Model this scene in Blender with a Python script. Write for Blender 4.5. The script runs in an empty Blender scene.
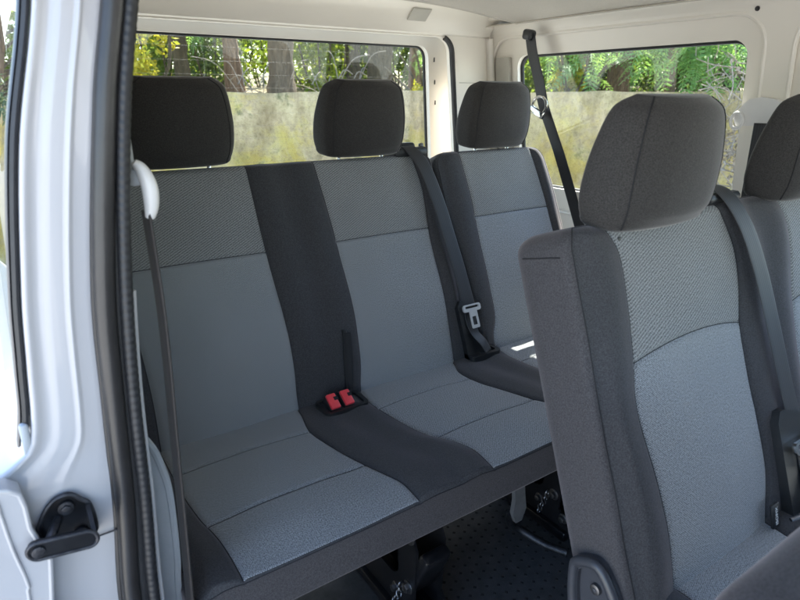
import bpy, math, random
from mathutils import Vector, Matrix, noise
from mathutils.geometry import tessellate_polygon
random.seed(7)
scn = bpy.context.scene
COL = scn.collection
R = math.radians

# ---------------------------------------------------------------- materials
def newmat(name):
    m = bpy.data.materials.new(name); m.use_nodes = True
    nt = m.node_tree
    return m, nt, nt.nodes['Principled BSDF']

def ramp(nt, fac, stops):
    n = nt.nodes.new('ShaderNodeValToRGB')
    el = n.color_ramp.elements
    while len(el) < len(stops): el.new(0.5)
    for e, (p, c) in zip(el, stops):
        e.position = p; e.color = (c[0], c[1], c[2], 1)
    nt.links.new(fac, n.inputs['Fac'])
    return n.outputs['Color']

def noise_tex(nt, vec, scale, detail=4, rough=.55, dist=0.0):
    n = nt.nodes.new('ShaderNodeTexNoise')
    n.inputs['Scale'].default_value = scale; n.inputs['Detail'].default_value = detail
    n.inputs['Roughness'].default_value = rough; n.inputs['Distortion'].default_value = dist
    if vec is not None: nt.links.new(vec, n.inputs['Vector'])
    return n.outputs['Fac']

def texco(nt, which='Object'):
    return nt.nodes.new('ShaderNodeTexCoord').outputs[which]

def mathn(nt, op, a, b=None, clamp=False):
    n = nt.nodes.new('ShaderNodeMath'); n.operation = op; n.use_clamp = clamp
    for i, v in enumerate((a, b)):
        if v is None: continue
        if isinstance(v, (int, float)): n.inputs[i].default_value = v
        else: nt.links.new(v, n.inputs[i])
    return n.outputs[0]

def mixc(nt, fac, a, b, mode='MIX'):
    n = nt.nodes.new('ShaderNodeMix'); n.data_type = 'RGBA'; n.blend_type = mode
    for idx, v in ((0, fac), (6, a), (7, b)):
        if isinstance(v, (int, float)): n.inputs[idx].default_value = v
        elif isinstance(v, tuple): n.inputs[idx].default_value = (v[0], v[1], v[2], 1)
        else: nt.links.new(v, n.inputs[idx])
    return n.outputs[2]

def bump(nt, b, height, strength, dist):
    n = nt.nodes.new('ShaderNodeBump')
    n.inputs['Strength'].default_value = strength; n.inputs['Distance'].default_value = dist
    nt.links.new(height, n.inputs['Height']); nt.links.new(n.outputs['Normal'], b.inputs['Normal'])

def simple(name, col, rough=.5, metal=0.0, vary=.12, nscale=30, bmp=0.0, coat=0.0, spec=.5):
    m, nt, b = newmat(name)
    v = texco(nt)
    f = noise_tex(nt, v, nscale, 5)
    lo = tuple(c*(1-vary) for c in col); hi = tuple(min(1, c*(1+vary)) for c in col)
    nt.links.new(ramp(nt, f, [(.3, lo), (.7, hi)]), b.inputs['Base Color'])
    b.inputs['Roughness'].default_value = rough; b.inputs['Metallic'].default_value = metal
    b.inputs['Specular IOR Level'].default_value = spec
    b.inputs['Coat Weight'].default_value = coat; b.inputs['Coat Roughness'].default_value = .04
    if bmp: bump(nt, b, noise_tex(nt, v, nscale*8, 3), bmp, .002)
    return m

def uvmap(nt, rot=0.0, scale=1.0):
    uv = texco(nt, 'UV')
    mp = nt.nodes.new('ShaderNodeMapping')
    mp.inputs['Rotation'].default_value = (0, 0, rot); mp.inputs['Scale'].default_value = (scale,)*3
    nt.links.new(uv, mp.inputs['Vector'])
    return mp.outputs['Vector']

def wave(nt, vec, wavelength, dist=0.0, dscale=1.0):
    n = nt.nodes.new('ShaderNodeTexWave'); n.wave_type = 'BANDS'; n.bands_direction = 'X'
    n.inputs['Scale'].default_value = .31416/wavelength
    n.inputs['Distortion'].default_value = dist; n.inputs['Detail'].default_value = 1
    n.inputs['Detail Scale'].default_value = dscale
    nt.links.new(vec, n.inputs['Vector'])
    return n.outputs['Fac']

def cloth_twill(name, lo, hi):
    """grey woven insert cloth with broken diagonal ribs"""
    m, nt, b = newmat(name)
    w1 = wave(nt, uvmap(nt, R(62)), .0052, 2.2, 60.0)
    w2 = wave(nt, uvmap(nt, R(-20)), .0031, 2.5, 90.0)
    fine = mathn(nt, 'ADD', mathn(nt, 'MULTIPLY', noise_tex(nt, uvmap(nt), 560, 1), .5), mathn(nt, 'MULTIPLY', noise_tex(nt, uvmap(nt), 330, 1), .5))
    big = noise_tex(nt, uvmap(nt), 9, 4)
    h = mathn(nt, 'ADD', mathn(nt, 'MULTIPLY', w1, .26), mathn(nt, 'MULTIPLY', w2, .16))
    h = mathn(nt, 'ADD', h, mathn(nt, 'MULTIPLY', fine, 1.15))
    c = ramp(nt, h, [(.56, lo), (1.0, hi)])
    c = mixc(nt, mathn(nt, 'MULTIPLY', big, .25), c, tuple(x*.75 for x in lo))
    nt.links.new(c, b.inputs['Base Color'])
    b.inputs['Roughness'].default_value = .92; b.inputs['Specular IOR Level'].default_value = .15
    b.inputs['Sheen Weight'].default_value = .12; b.inputs['Sheen Roughness'].default_value = .45
    bump(nt, b, h, .4, .001)
    return m

def cloth_dot(name, lo, hi):
    """flat grey woven cloth with a fine dotted weave"""
    m, nt, b = newmat(name)
    w1 = wave(nt, uvmap(nt, R(45)), .0030, .8, 80.0)
    w2 = wave(nt, uvmap(nt, R(-45)), .0030, .8, 80.0)
    fine = mathn(nt, 'ADD', mathn(nt, 'MULTIPLY', noise_tex(nt, uvmap(nt), 560, 1), .5), mathn(nt, 'MULTIPLY', noise_tex(nt, uvmap(nt), 330, 1), .5))
    big = noise_tex(nt, uvmap(nt), 7, 4)
    h = mathn(nt, 'ADD', mathn(nt, 'MULTIPLY', mathn(nt, 'MULTIPLY', w1, w2), .40), mathn(nt, 'MULTIPLY', fine, 1.2))
    c = ramp(nt, h, [(.48, lo), (.90, hi)])
    c = mixc(nt, mathn(nt, 'MULTIPLY', big, .22), c, tuple(x*.75 for x in lo))
    nt.links.new(c, b.inputs['Base Color'])
    b.inputs['Roughness'].default_value = .9; b.inputs['Specular IOR Level'].default_value = .22
    b.inputs['Sheen Weight'].default_value = .25; b.inputs['Sheen Roughness'].default_value = .45
    bump(nt, b, h, .5, .001)
    return m

def cloth_dark(name, col, sheen=.35, tint=(.9, .8, .82)):
    m, nt, b = newmat(name)
    v = texco(nt)
    fine = mathn(nt, 'ADD', mathn(nt, 'MULTIPLY', noise_tex(nt, v, 620, 1), .5), mathn(nt, 'MULTIPLY', noise_tex(nt, v, 420, 1), .5)); big = noise_tex(nt, v, 11, 4)
    c = ramp(nt, fine, [(.36, tuple(x*.62 for x in col)), (.66, tuple(x*1.5 for x in col))])
    c = mixc(nt, mathn(nt, 'MULTIPLY', big, .35), c, tuple(x*.7 for x in col))
    nt.links.new(c, b.inputs['Base Color'])
    b.inputs['Roughness'].default_value = .85; b.inputs['Specular IOR Level'].default_value = .25
    b.inputs['Sheen Weight'].default_value = sheen; b.inputs['Sheen Roughness'].default_value = .4
    b.inputs['Sheen Tint'].default_value = (*tint, 1)
    bump(nt, b, fine, .35, .0008)
    return m

def webbing_mat(name, col, rough=.5):
    m, nt, b = newmat(name)
    w1 = wave(nt, uvmap(nt), .0065, .2, 10.0)
    w2 = wave(nt, uvmap(nt, R(50)), .0028)
    h = mathn(nt, 'ADD', mathn(nt, 'MULTIPLY', w1, .6), mathn(nt, 'MULTIPLY', w2, .4))
    nt.links.new(ramp(nt, h, [(.2, tuple(x*.75 for x in col)), (.8, tuple(x*1.25 for x in col))]), b.inputs['Base Color'])
    b.inputs['Roughness'].default_value = rough; b.inputs['Sheen Weight'].default_value = .04
    bump(nt, b, h, .4, .0006)
    return m

M = {}
M['dark'] = cloth_dark('charcoal_seat_cloth', (.050, .050, .054), .30, (.95, .85, .88))
M['head'] = cloth_dark('black_headrest_cloth', (.038, .0355, .034), .3, (.95, .9, .88))
M['side'] = cloth_dark('charcoal_side_cloth', (.056, .053, .056), .35)
M['twill'] = cloth_twill('ribbed_grey_cloth', (.088, .090, .090), (.40, .403, .405))
M['dot'] = cloth_dot('dotted_grey_cloth', (.085, .092, .100), (.45, .465, .485))
M['thread'] = simple('seam_thread', (.012, .012, .014), .8)
M['belt'] = webbing_mat('dark_belt_webbing', (.026, .026, .029), .6)
M['beltgrey'] = webbing_mat('grey_belt_webbing', (.034, .028, .026), .6)
M['blackplastic'] = simple('black_plastic', (.016, .017, .019), .42, bmp=.15, nscale=60)
M['greyplastic'] = simple('dark_grey_plastic', (.045, .047, .055), .36, bmp=.12, nscale=60)
M['red'] = simple('red_button_plastic', (.85, .06, .08), .35, vary=.06)
M['chrome'] = simple('bright_steel', (.72, .72, .70), .16, 1.0, .04)
M['steel'] = simple('dull_steel', (.20, .20, .21), .42, 1.0, .15, 80)
M['blacksteel'] = simple('black_painted_steel', (.012, .012, .014), .32, .3, .3, 40)
M['greasy'] = simple('oily_dark_steel', (.055, .055, .062), .42, .75, .45, 55, .4)
M['paint'] = simple('white_van_paint', (.43, .42, .43), .28, 0, .012, 4, 0, .5)
M['cream'] = simple('cream_interior_paint', (.79, .745, .665), .38, 0, .02, 3, 0, .12)
M['headliner'] = simple('grey_beige_headliner', (.47, .435, .385), .85, 0, .06, 260, .2)
M['trimgrey'] = simple('pale_grey_trim', (.40, .42, .44), .5, 0, .04, 40, .1)
M['coverbeige'] = simple('beige_cover_plastic', (.44, .42, .37), .55, 0, .04, 30)
M['whiteplastic'] = simple('white_plastic', (.74, .72, .70), .35, 0, .03, 20)
M['rubber'] = simple('black_rubber', (.018, .018, .020), .5, 0, .2, 60, .1)
M['rubbershine'] = simple('worn_rubber', (.026, .024, .024), .32, 0, .12, 40, .1)
M['levergrey'] = simple('worn_grey_steel', (.16, .16, .165), .5, .3, .15, 60)
M['silver'] = simple('satin_silver', (.62, .62, .62), .35, .35, .05, 60)
M['lapbelt'] = webbing_mat('black_belt_webbing', (.022, .023, .027), .5)
M['label'] = simple('white_lettering', (.75, .75, .75), .6)

def floor_mat():
    m, nt, b = newmat('studded_rubber_floor')
    v = texco(nt)
    n = noise_tex(nt, v, 26, 6, .7); dust = noise_tex(nt, v, 7, 5, .65); fine = noise_tex(nt, v, 260, 3, .7)
    c = ramp(nt, n, [(.3, (.034, .036, .039)), (.75, (.078, .080, .085))])
    d = mathn(nt, 'MULTIPLY', ramp(nt, dust, [(.48, (0, 0, 0)), (.72, (1, 1, 1))]), ramp(nt, fine, [(.5, (0, 0, 0)), (.7, (1, 1, 1))]))
    c = mixc(nt, mathn(nt, 'MULTIPLY', d, .5), c, (.12, .12, .12))
    nt.links.new(c, b.inputs['Base Color'])
    b.inputs['Roughness'].default_value = .55
    bump(nt, b, fine, .25, .001)
    return m
M['floor'] = floor_mat()

def glass_mat(name, tint):
    m = bpy.data.materials.new(name); m.use_nodes = True
    nt = m.node_tree; nt.nodes.clear()
    out = nt.nodes.new('ShaderNodeOutputMaterial'); mx = nt.nodes.new('ShaderNodeMixShader')
    tr = nt.nodes.new('ShaderNodeBsdfTransparent'); gl = nt.nodes.new('ShaderNodeBsdfGlossy')
    lw = nt.nodes.new('ShaderNodeLayerWeight'); lw.inputs['Blend'].default_value = .5
    refl = mathn(nt, 'ADD', mathn(nt, 'MULTIPLY', mathn(nt, 'POWER', lw.outputs['Facing'], 5.0), .9), .025)
    # faint dust film on the pane
    df = nt.nodes.new('ShaderNodeBsdfDiffuse'); df.inputs['Color'].default_value = (.8, .8, .78, 1)
    mx2 = nt.nodes.new('ShaderNodeMixShader')
    f = noise_tex(nt, texco(nt), 14, 5)
    nt.links.new(mathn(nt, 'MULTIPLY', f, .016), mx2.inputs[0])
    tr.inputs['Color'].default_value = (*tint, 1); gl.inputs['Roughness'].default_value = .01
    nt.links.new(tr.outputs[0], mx2.inputs[1]); nt.links.new(df.outputs[0], mx2.inputs[2])
    nt.links.new(refl, mx.inputs[0]); nt.links.new(mx2.outputs[0], mx.inputs[1]); nt.links.new(gl.outputs[0], mx.inputs[2])
    nt.links.new(mx.outputs[0], out.inputs[0])
    return m
M['glass'] = glass_mat('window_glass', (.95, .975, .955))

def leaf_mat(name, c1, c2, c3, trans=.5):
    m = bpy.data.materials.new(name); m.use_nodes = True
    nt = m.node_tree; nt.nodes.clear()
    out = nt.nodes.new('ShaderNodeOutputMaterial'); mx = nt.nodes.new('ShaderNodeMixShader')
    df = nt.nodes.new('ShaderNodeBsdfPrincipled'); tl = nt.nodes.new('ShaderNodeBsdfTranslucent')
    df.inputs['Roughness'].default_value = .55
    g = nt.nodes.new('ShaderNodeNewGeometry')
    c = ramp(nt, g.outputs['Random Per Island'], [(0, c1), (.5, c2), (1, c3)])
    nt.links.new(c, df.inputs['Base Color'])
    nt.links.new(mixc(nt, .35, c, (.35, .42, .03)), tl.inputs['Color'])
    mx.inputs[0].default_value = trans
    nt.links.new(df.outputs[0], mx.inputs[1]); nt.links.new(tl.outputs[0], mx.inputs[2])
    nt.links.new(mx.outputs[0], out.inputs[0])
    return m
M['leaf_dark'] = leaf_mat('dark_green_leaf', (.035, .07, .02), (.06, .115, .03), (.10, .16, .035), .45)
M['leaf_mid'] = leaf_mat('mid_green_leaf', (.07, .13, .025), (.11, .18, .035), (.17, .23, .04), .55)
M['leaf_bright'] = leaf_mat('bright_green_leaf', (.14, .22, .02), (.20, .28, .025), (.30, .32, .03), .6)
M['leaf_fern'] = leaf_mat('cool_green_leaflet', (.10, .25, .08), (.15, .33, .10), (.22, .40, .12), .6)
M['leaf_cedar'] = leaf_mat('blue_green_needle', (.06, .11, .08), (.09, .15, .11), (.13, .20, .14), .3)
M['leaf_yellow'] = leaf_mat('yellow_flower', (.40, .33, .02), (.5, .42, .03), (.3, .33, .03), .4)
M['twig'] = simple('dry_grey_twig', (.23, .19, .15), .9, 0, .3, 40)

def bark(name, c1, c2):
    m, nt, b = newmat(name)
    v = texco(nt)
    mp = nt.nodes.new('ShaderNodeMapping'); mp.inputs['Scale'].default_value = (9, 9, 1.4)
    nt.links.new(v, mp.inputs['Vector'])
    f = noise_tex(nt, mp.outputs['Vector'], 3.2, 7, .7, 1.2)
    nt.links.new(ramp(nt, f, [(.3, c1), (.7, c2)]), b.inputs['Base Color'])
    b.inputs['Roughness'].default_value = .95
    bump(nt, b, f, 1.0, .05)
    return m
M['bark_brown'] = bark('reddish_bark', (.085, .050, .030), (.32, .20, .12))
M['bark_dark'] = bark('dark_bark', (.05, .040, .024), (.17, .13, .075))
M['bark_grey'] = bark('grey_brown_bark', (.10, .074, .048), (.30, .22, .145))

def wall_mat():
    m, nt, b = newmat('lichen_concrete')
    v = texco(nt)
    sx = nt.nodes.new('ShaderNodeSeparateXYZ'); nt.links.new(v, sx.inputs[0])
    n1 = noise_tex(nt, v, 2.0, 7, .65, .6); n2 = noise_tex(nt, v, 14, 6, .7); n3 = noise_tex(nt, v, 60, 4, .7)
    n4 = noise_tex(nt, v, 3.1, 6, .7, .8); n5 = noise_tex(nt, v, 2.3, 4, .6, .3)
    base = ramp(nt, n2, [(.28, (.27, .215, .135)), (.48, (.45, .37, .245)), (.70, (.62, .52, .36))])
    # yellow-green lichen grows on the lower part in drifts
    hz = mathn(nt, 'MULTIPLY', mathn(nt, 'ADD', sx.outputs['Z'], 0.27), -.75)
    k = mathn(nt, 'ADD', hz, mathn(nt, 'MULTIPLY', mathn(nt, 'SUBTRACT', n1, .5), 3.6))
    k = mathn(nt, 'ADD', k, mathn(nt, 'MULTIPLY', mathn(nt, 'SUBTRACT', n2, .5), 1.5))
    kk = ramp(nt, k, [(0.0, (0, 0, 0)), (.6, (.8, .8, .8))])
    lich = ramp(nt, n4, [(.32, (.34, .24, .03)), (.5, (.52, .41, .08)), (.68, (.50, .47, .17))])
    c = mixc(nt, kk, base, lich)
    # pale grey-green film
    gf = ramp(nt, n5, [(.45, (0, 0, 0)), (.65, (.6, .6, .6))])
    gf2 = mathn(nt, 'MULTIPLY', gf, n2)
    c = mixc(nt, gf2, c, (.44, .42, .17))
    # dark moss blots
    mo = ramp(nt, mathn(nt, 'ADD', mathn(nt, 'MULTIPLY', n4, .7), mathn(nt, 'MULTIPLY', n2, .3)), [(.56, (0, 0, 0)), (.63, (.8, .8, .8))])
    c = mixc(nt, mo, c, (.10, .11, .05))
    sp = ramp(nt, n3, [(.34, (.70, .68, .62)), (.46, (1, 1, 1))])
    c = mixc(nt, 1.0, c, sp, 'MULTIPLY')
    st = nt.nodes.new('ShaderNodeMapping'); st.inputs['Scale'].default_value = (1.5, 1.5, .55); nt.links.new(v, st.inputs['Vector'])
    streak = noise_tex(nt, st.outputs['Vector'], 2.6, 5, .65)
    c = mixc(nt, 1.0, c, ramp(nt, streak, [(.34, (.50, .46, .38)), (.62, (.86, .84, .78))]), 'MULTIPLY')
    nt.links.new(c, b.inputs['Base Color'])
    b.inputs['Roughness'].default_value = .95
    bump(nt, b, n2, .5, .02)
    return m
M['wall'] = wall_mat()
def ground_mat(name, c1, c2, scale):
    m, nt, b = newmat(name)
    v = texco(nt)
    f = noise_tex(nt, v, scale, 8, .7)
    nt.links.new(ramp(nt, f, [(.3, c1), (.7, c2)]), b.inputs['Base Color'])
    b.inputs['Roughness'].default_value = .95
    bump(nt, b, f, .6, .03)
    return m
M['ground'] = ground_mat('pale_gravel', (.40, .385, .35), (.60, .58, .53), 5)
M['bank'] = ground_mat('dry_earth', (.16, .12, .07), (.36, .30, .19), 4)

# ---------------------------------------------------------------- helpers
def link(name, verts, faces, mat, parent=None, smooth=True, uvs=None):
    me = bpy.data.meshes.new(name)
    me.from_pydata([tuple(v) for v in verts], [], faces); me.update()
    me.materials.append(M[mat] if isinstance(mat, str) else mat)
    if smooth: me.polygons.foreach_set('use_smooth', [True]*len(me.polygons))
    if uvs:
        l = me.uv_layers.new(name='UVMap')
        for lp in me.loops: l.data[lp.index].uv = uvs[lp.vertex_index]
    o = bpy.data.objects.new(name, me); COL.objects.link(o)
    if parent: o.parent = parent
    return o

def thing(name, label, cat, group=None, loc=(0, 0, 0)):
    o = bpy.data.objects.new(name, None); COL.objects.link(o); o.location = loc
    o.empty_display_size = .1
    o['label'] = label; o['category'] = cat
    if group: o['group'] = group
    return o

def tag(o, label, cat, group=None):
    o['label'] = label; o['category'] = cat
    if group: o['group'] = group
    return o

class MB:
    """collects shapes for ONE mesh object"""
    def __init__(s): s.v = []; s.f = []
    def add(s, verts, faces):
        b = len(s.v); s.v += [Vector(q) for q in verts]; s.f += [tuple(i+b for i in f) for f in faces]
        return s
    def box(s, c, size, rot=None, bev=.0):
        x, y, z = (q/2 for q in size); bv = min(bev, x*.9, y*.9, z*.9)
        vs = []; fs = []
        if bv <= 0:
            P = [Vector((i*x, j*y, k*z)) for i in (-1, 1) for j in (-1, 1) for k in (-1, 1)]
            fs = [(0, 1, 3, 2), (4, 6, 7, 5), (0, 4, 5, 1), (2, 3, 7, 6), (0, 2, 6, 4), (1, 5, 7, 3)]
        else:
            ring = []
            for (sx, sy, a0) in ((1, 1, 0), (-1, 1, 90), (-1, -1, 180), (1, -1, 270)):
                for a in (0, 30, 60, 90):
                    t = R(a0+a); ring.append((sx*(x-bv)+bv*math.cos(t), sy*(y-bv)+bv*math.sin(t)))
            n = len(ring); P = []
            zs = [(-z, bv), (-z+bv*.3, bv*.3), (-z+bv, 0), (z-bv, 0), (z-bv*.3, bv*.3), (z, bv)]
            for zz, ins in zs:
                for (a, b) in ring:
                    P.append(Vector((a*(x-ins)/x, b*(y-ins)/y, zz)))
            for i in range(len(zs)-1):
                for j in range(n):
                    fs.append((i*n+j, i*n+(j+1) % n, (i+1)*n+(j+1) % n, (i+1)*n+j))
            fs.append(tuple(range(n))[::-1]); fs.append(tuple((len(zs)-1)*n+j for j in range(n)))
        if rot is not None: P = [rot @ q for q in P]
        return s.add([q+Vector(c) for q in P], fs)
    def tube(s, path, rad, seg=10, ref=None, flat=1.0, closed=False, cap=True):
        path = [Vector(p) for p in path]; n = len(path); vs = []; fs = []
        L = 0; prev = None
        for i, p in enumerate(path):
            if closed: t = (path[(i+1) % n]-path[i-1]).normalized()
            else: t = (path[min(i+1, n-1)]-path[max(i-1, 0)]).normalized()
            if i: L += (p-path[i-1]).length
            if ref is not None: a = Vector(ref)
            elif prev is not None: a = prev
            else: a = Vector((0, 0, 1)) if abs(t.z) < .9 else Vector((1, 0, 0))
            a = (a-t*a.dot(t)).normalized(); bb = t.cross(a); prev = a
            r = rad(L) if callable(rad) else rad
            for k in range(seg):
                w = 2*math.pi*k/seg
                vs.append(p+a*(r*math.cos(w))+bb*(r*flat*math.sin(w)))
        m = n if closed else n-1
        for i in range(m):
            i2 = (i+1) % n
            for k in range(seg):
                fs.append((i*seg+k, i*seg+(k+1) % seg, i2*seg+(k+1) % seg, i2*seg+k))
        if cap and not closed:
            fs.append(tuple(range(seg))[::-1]); fs.append(tuple((n-1)*seg+k for k in range(seg)))
        return s.add(vs, fs)
    def cyl(s, p, q, r, seg=20, bev=.15):
        p, q = Vector(p), Vector(q); d = q-p
        e = r*bev
        u = d.normalized()
        pts = [p, p+u*e*.3, p+u*e, q-u*e, q-u*e*.3, q]
        rr_ = [r-e, r-e*.3, r, r, r-e*.3, r-e]
        a = Vector((0, 0, 1)) if abs(u.z) < .9 else Vector((1, 0, 0))
        a = (a-u*a.dot(u)).normalized(); b = u.cross(a); vs = []; fs = []
        for c, rad in zip(pts, rr_):
            for k in range(seg):
                w = 2*math.pi*k/seg; vs.append(c+a*rad*math.cos(w)+b*rad*math.sin(w))
        for i in range(5):
            for k in range(seg): fs.append((i*seg+k, i*seg+(k+1) % seg, (i+1)*seg+(k+1) % seg, (i+1)*seg+k))
        fs.append(tuple(range(seg))[::-1]); fs.append(tuple(5*seg+k for k in range(seg)))
        return s.add(vs, fs)
    def plate(s, outer, holes, mp, thick):
        """flat outline (2D, with holes) mapped by mp(a, b, depth) and given thickness"""
        loops = [outer]+list(holes)
        tris = tessellate_polygon([[Vector((a, b, 0)) for a, b in lp] for lp in loops])
        flat = [q for lp in loops for q in lp]; n = len(flat)
        vs = [mp(a, b, 0) for a, b in flat]+[mp(a, b, thick) for a, b in flat]
        fs = [tuple(t) for t in tris]+[tuple(i+n for i in reversed(t)) for t in tris]
        s.add(vs, fs)
        o = 0
        for lp in loops:
            m = len(lp)
            b = [mp(a, c, 0) for a, c in lp]+[mp(a, c, thick) for a, c in lp]
            s.add(b, [(i, (i+1) % m, m+(i+1) % m, m+i) for i in range(m)])
        return s
    def build(s, name, mat, parent=None, smooth=True, angle=40):
        o = link(name, s.v, s.f, mat, parent, False)
        if smooth:
            o.data.polygons.foreach_set('use_smooth', [True]*len(o.data.polygons))
            bm = __import__('bmesh').new(); bm.from_mesh(o.data)
            __import__('bmesh').ops.recalc_face_normals(bm, faces=bm.faces)
            for e in bm.edges:
                if len(e.link_faces) == 2 and e.calc_face_angle(0) > R(angle): e.smooth = False
            bm.to_mesh(o.data); bm.free()
        return o

def spline(pts, n=8, closed=False):
    P = [Vector(p) for p in pts]; out = []; m = len(P)
    rng = m if closed else m-1
    for i in range(rng):
        if closed: a, b, c, d = P[i-1], P[i], P[(i+1) % m], P[(i+2) % m]
        else: a, b, c, d = P[max(i-1, 0)], P[i], P[i+1], P[min(i+2, m-1)]
        for k in range(n):
            t = k/n
            out.append(.5*((2*b)+(c-a)*t+(2*a-5*b+4*c-d)*t*t+(3*b-a-3*c+d)*t**3))
    if not closed: out.append(P[-1])
    return out

def lerp_tab(tab):
    """smooth piecewise interpolation through (t, value) pairs"""
    tab = sorted(tab)
    def f(t):
        if t <= tab[0][0]: return tab[0][1]
        if t >= tab[-1][0]: return tab[-1][1]
        for i in range(len(tab)-1):
            if tab[i][0] <= t <= tab[i+1][0]:
                k = (t-tab[i][0])/(tab[i+1][0]-tab[i][0])
                p1, p2 = tab[i][1], tab[i+1][1]
                def slope(j):
                    if j <= 0 or j >= len(tab)-1: return None
                    return (tab[j+1][1]-tab[j-1][1])/(tab[j+1][0]-tab[j-1][0])
                h = tab[i+1][0]-tab[i][0]; d = (p2-p1)/h
                m1 = slope(i); m2 = slope(i+1)
                m1 = d if m1 is None else m1; m2 = d if m2 is None else m2
                return (2*k**3-3*k*k+1)*p1+(k**3-2*k*k+k)*h*m1+(-2*k**3+3*k*k)*p2+(k**3-k*k)*h*m2
    return f

def rr(a0, a1, b0, b1, r, n=8):
    out = []
    for (ca, cb, s) in ((a1-r, b1-r, 0), (a0+r, b1-r, 90), (a0+r, b0+r, 180), (a1-r, b0+r, 270)):
        for k in range(n+1):
            t = R(s+90*k/n); out.append((ca+r*math.cos(t), cb+r*math.sin(t)))
    return out

def ribbon(path, wdirs, width, thick, name, mat, parent):
    """seat belt webbing: a strap with thickness swept along path"""
    P = [Vector(p) for p in path]; n = len(P); vs = []; fs = []; uvs = []; L = 0
    prof = [(-.5, 0), (-.44, .5), (-.25, .55), (0, .5), (.25, .55), (.44, .5), (.5, 0), (.44, -.5), (.25, -.5), (0, -.5), (-.25, -.5), (-.44, -.5)]
    m = len(prof)
    for i, p in enumerate(P):
        t = (P[min(i+1, n-1)]-P[max(i-1, 0)]).normalized()
        if i: L += (p-P[i-1]).length
        k = i/(n-1)*(len(wdirs)-1); j = min(int(k), len(wdirs)-2) if len(wdirs) > 1 else 0
        w = Vector(wdirs[0]) if len(wdirs) == 1 else Vector(wdirs[j]).lerp(Vector(wdirs[j+1]), k-j)
        w = (w-t*w.dot(t)).normalized(); nn = t.cross(w)
        wd = width(i/(n-1)) if callable(width) else width
        for a, b in prof:
            vs.append(p+w*a*wd+nn*b*thick); uvs.append((a*wd, L))
    for i in range(n-1):
        for k in range(m): fs.append((i*m+k, i*m+(k+1) % m, (i+1)*m+(k+1) % m, (i+1)*m+k))
    fs.append(tuple(range(m))[::-1]); fs.append(tuple((n-1)*m+k for k in range(m)))
    return link(name, vs, fs, mat, parent, True, uvs)

# ---------------------------------------------------------------- upholstered blocks
def cosp(n): return [(1-math.cos(math.pi*k/n))/2 for k in range(n+1)]

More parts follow.
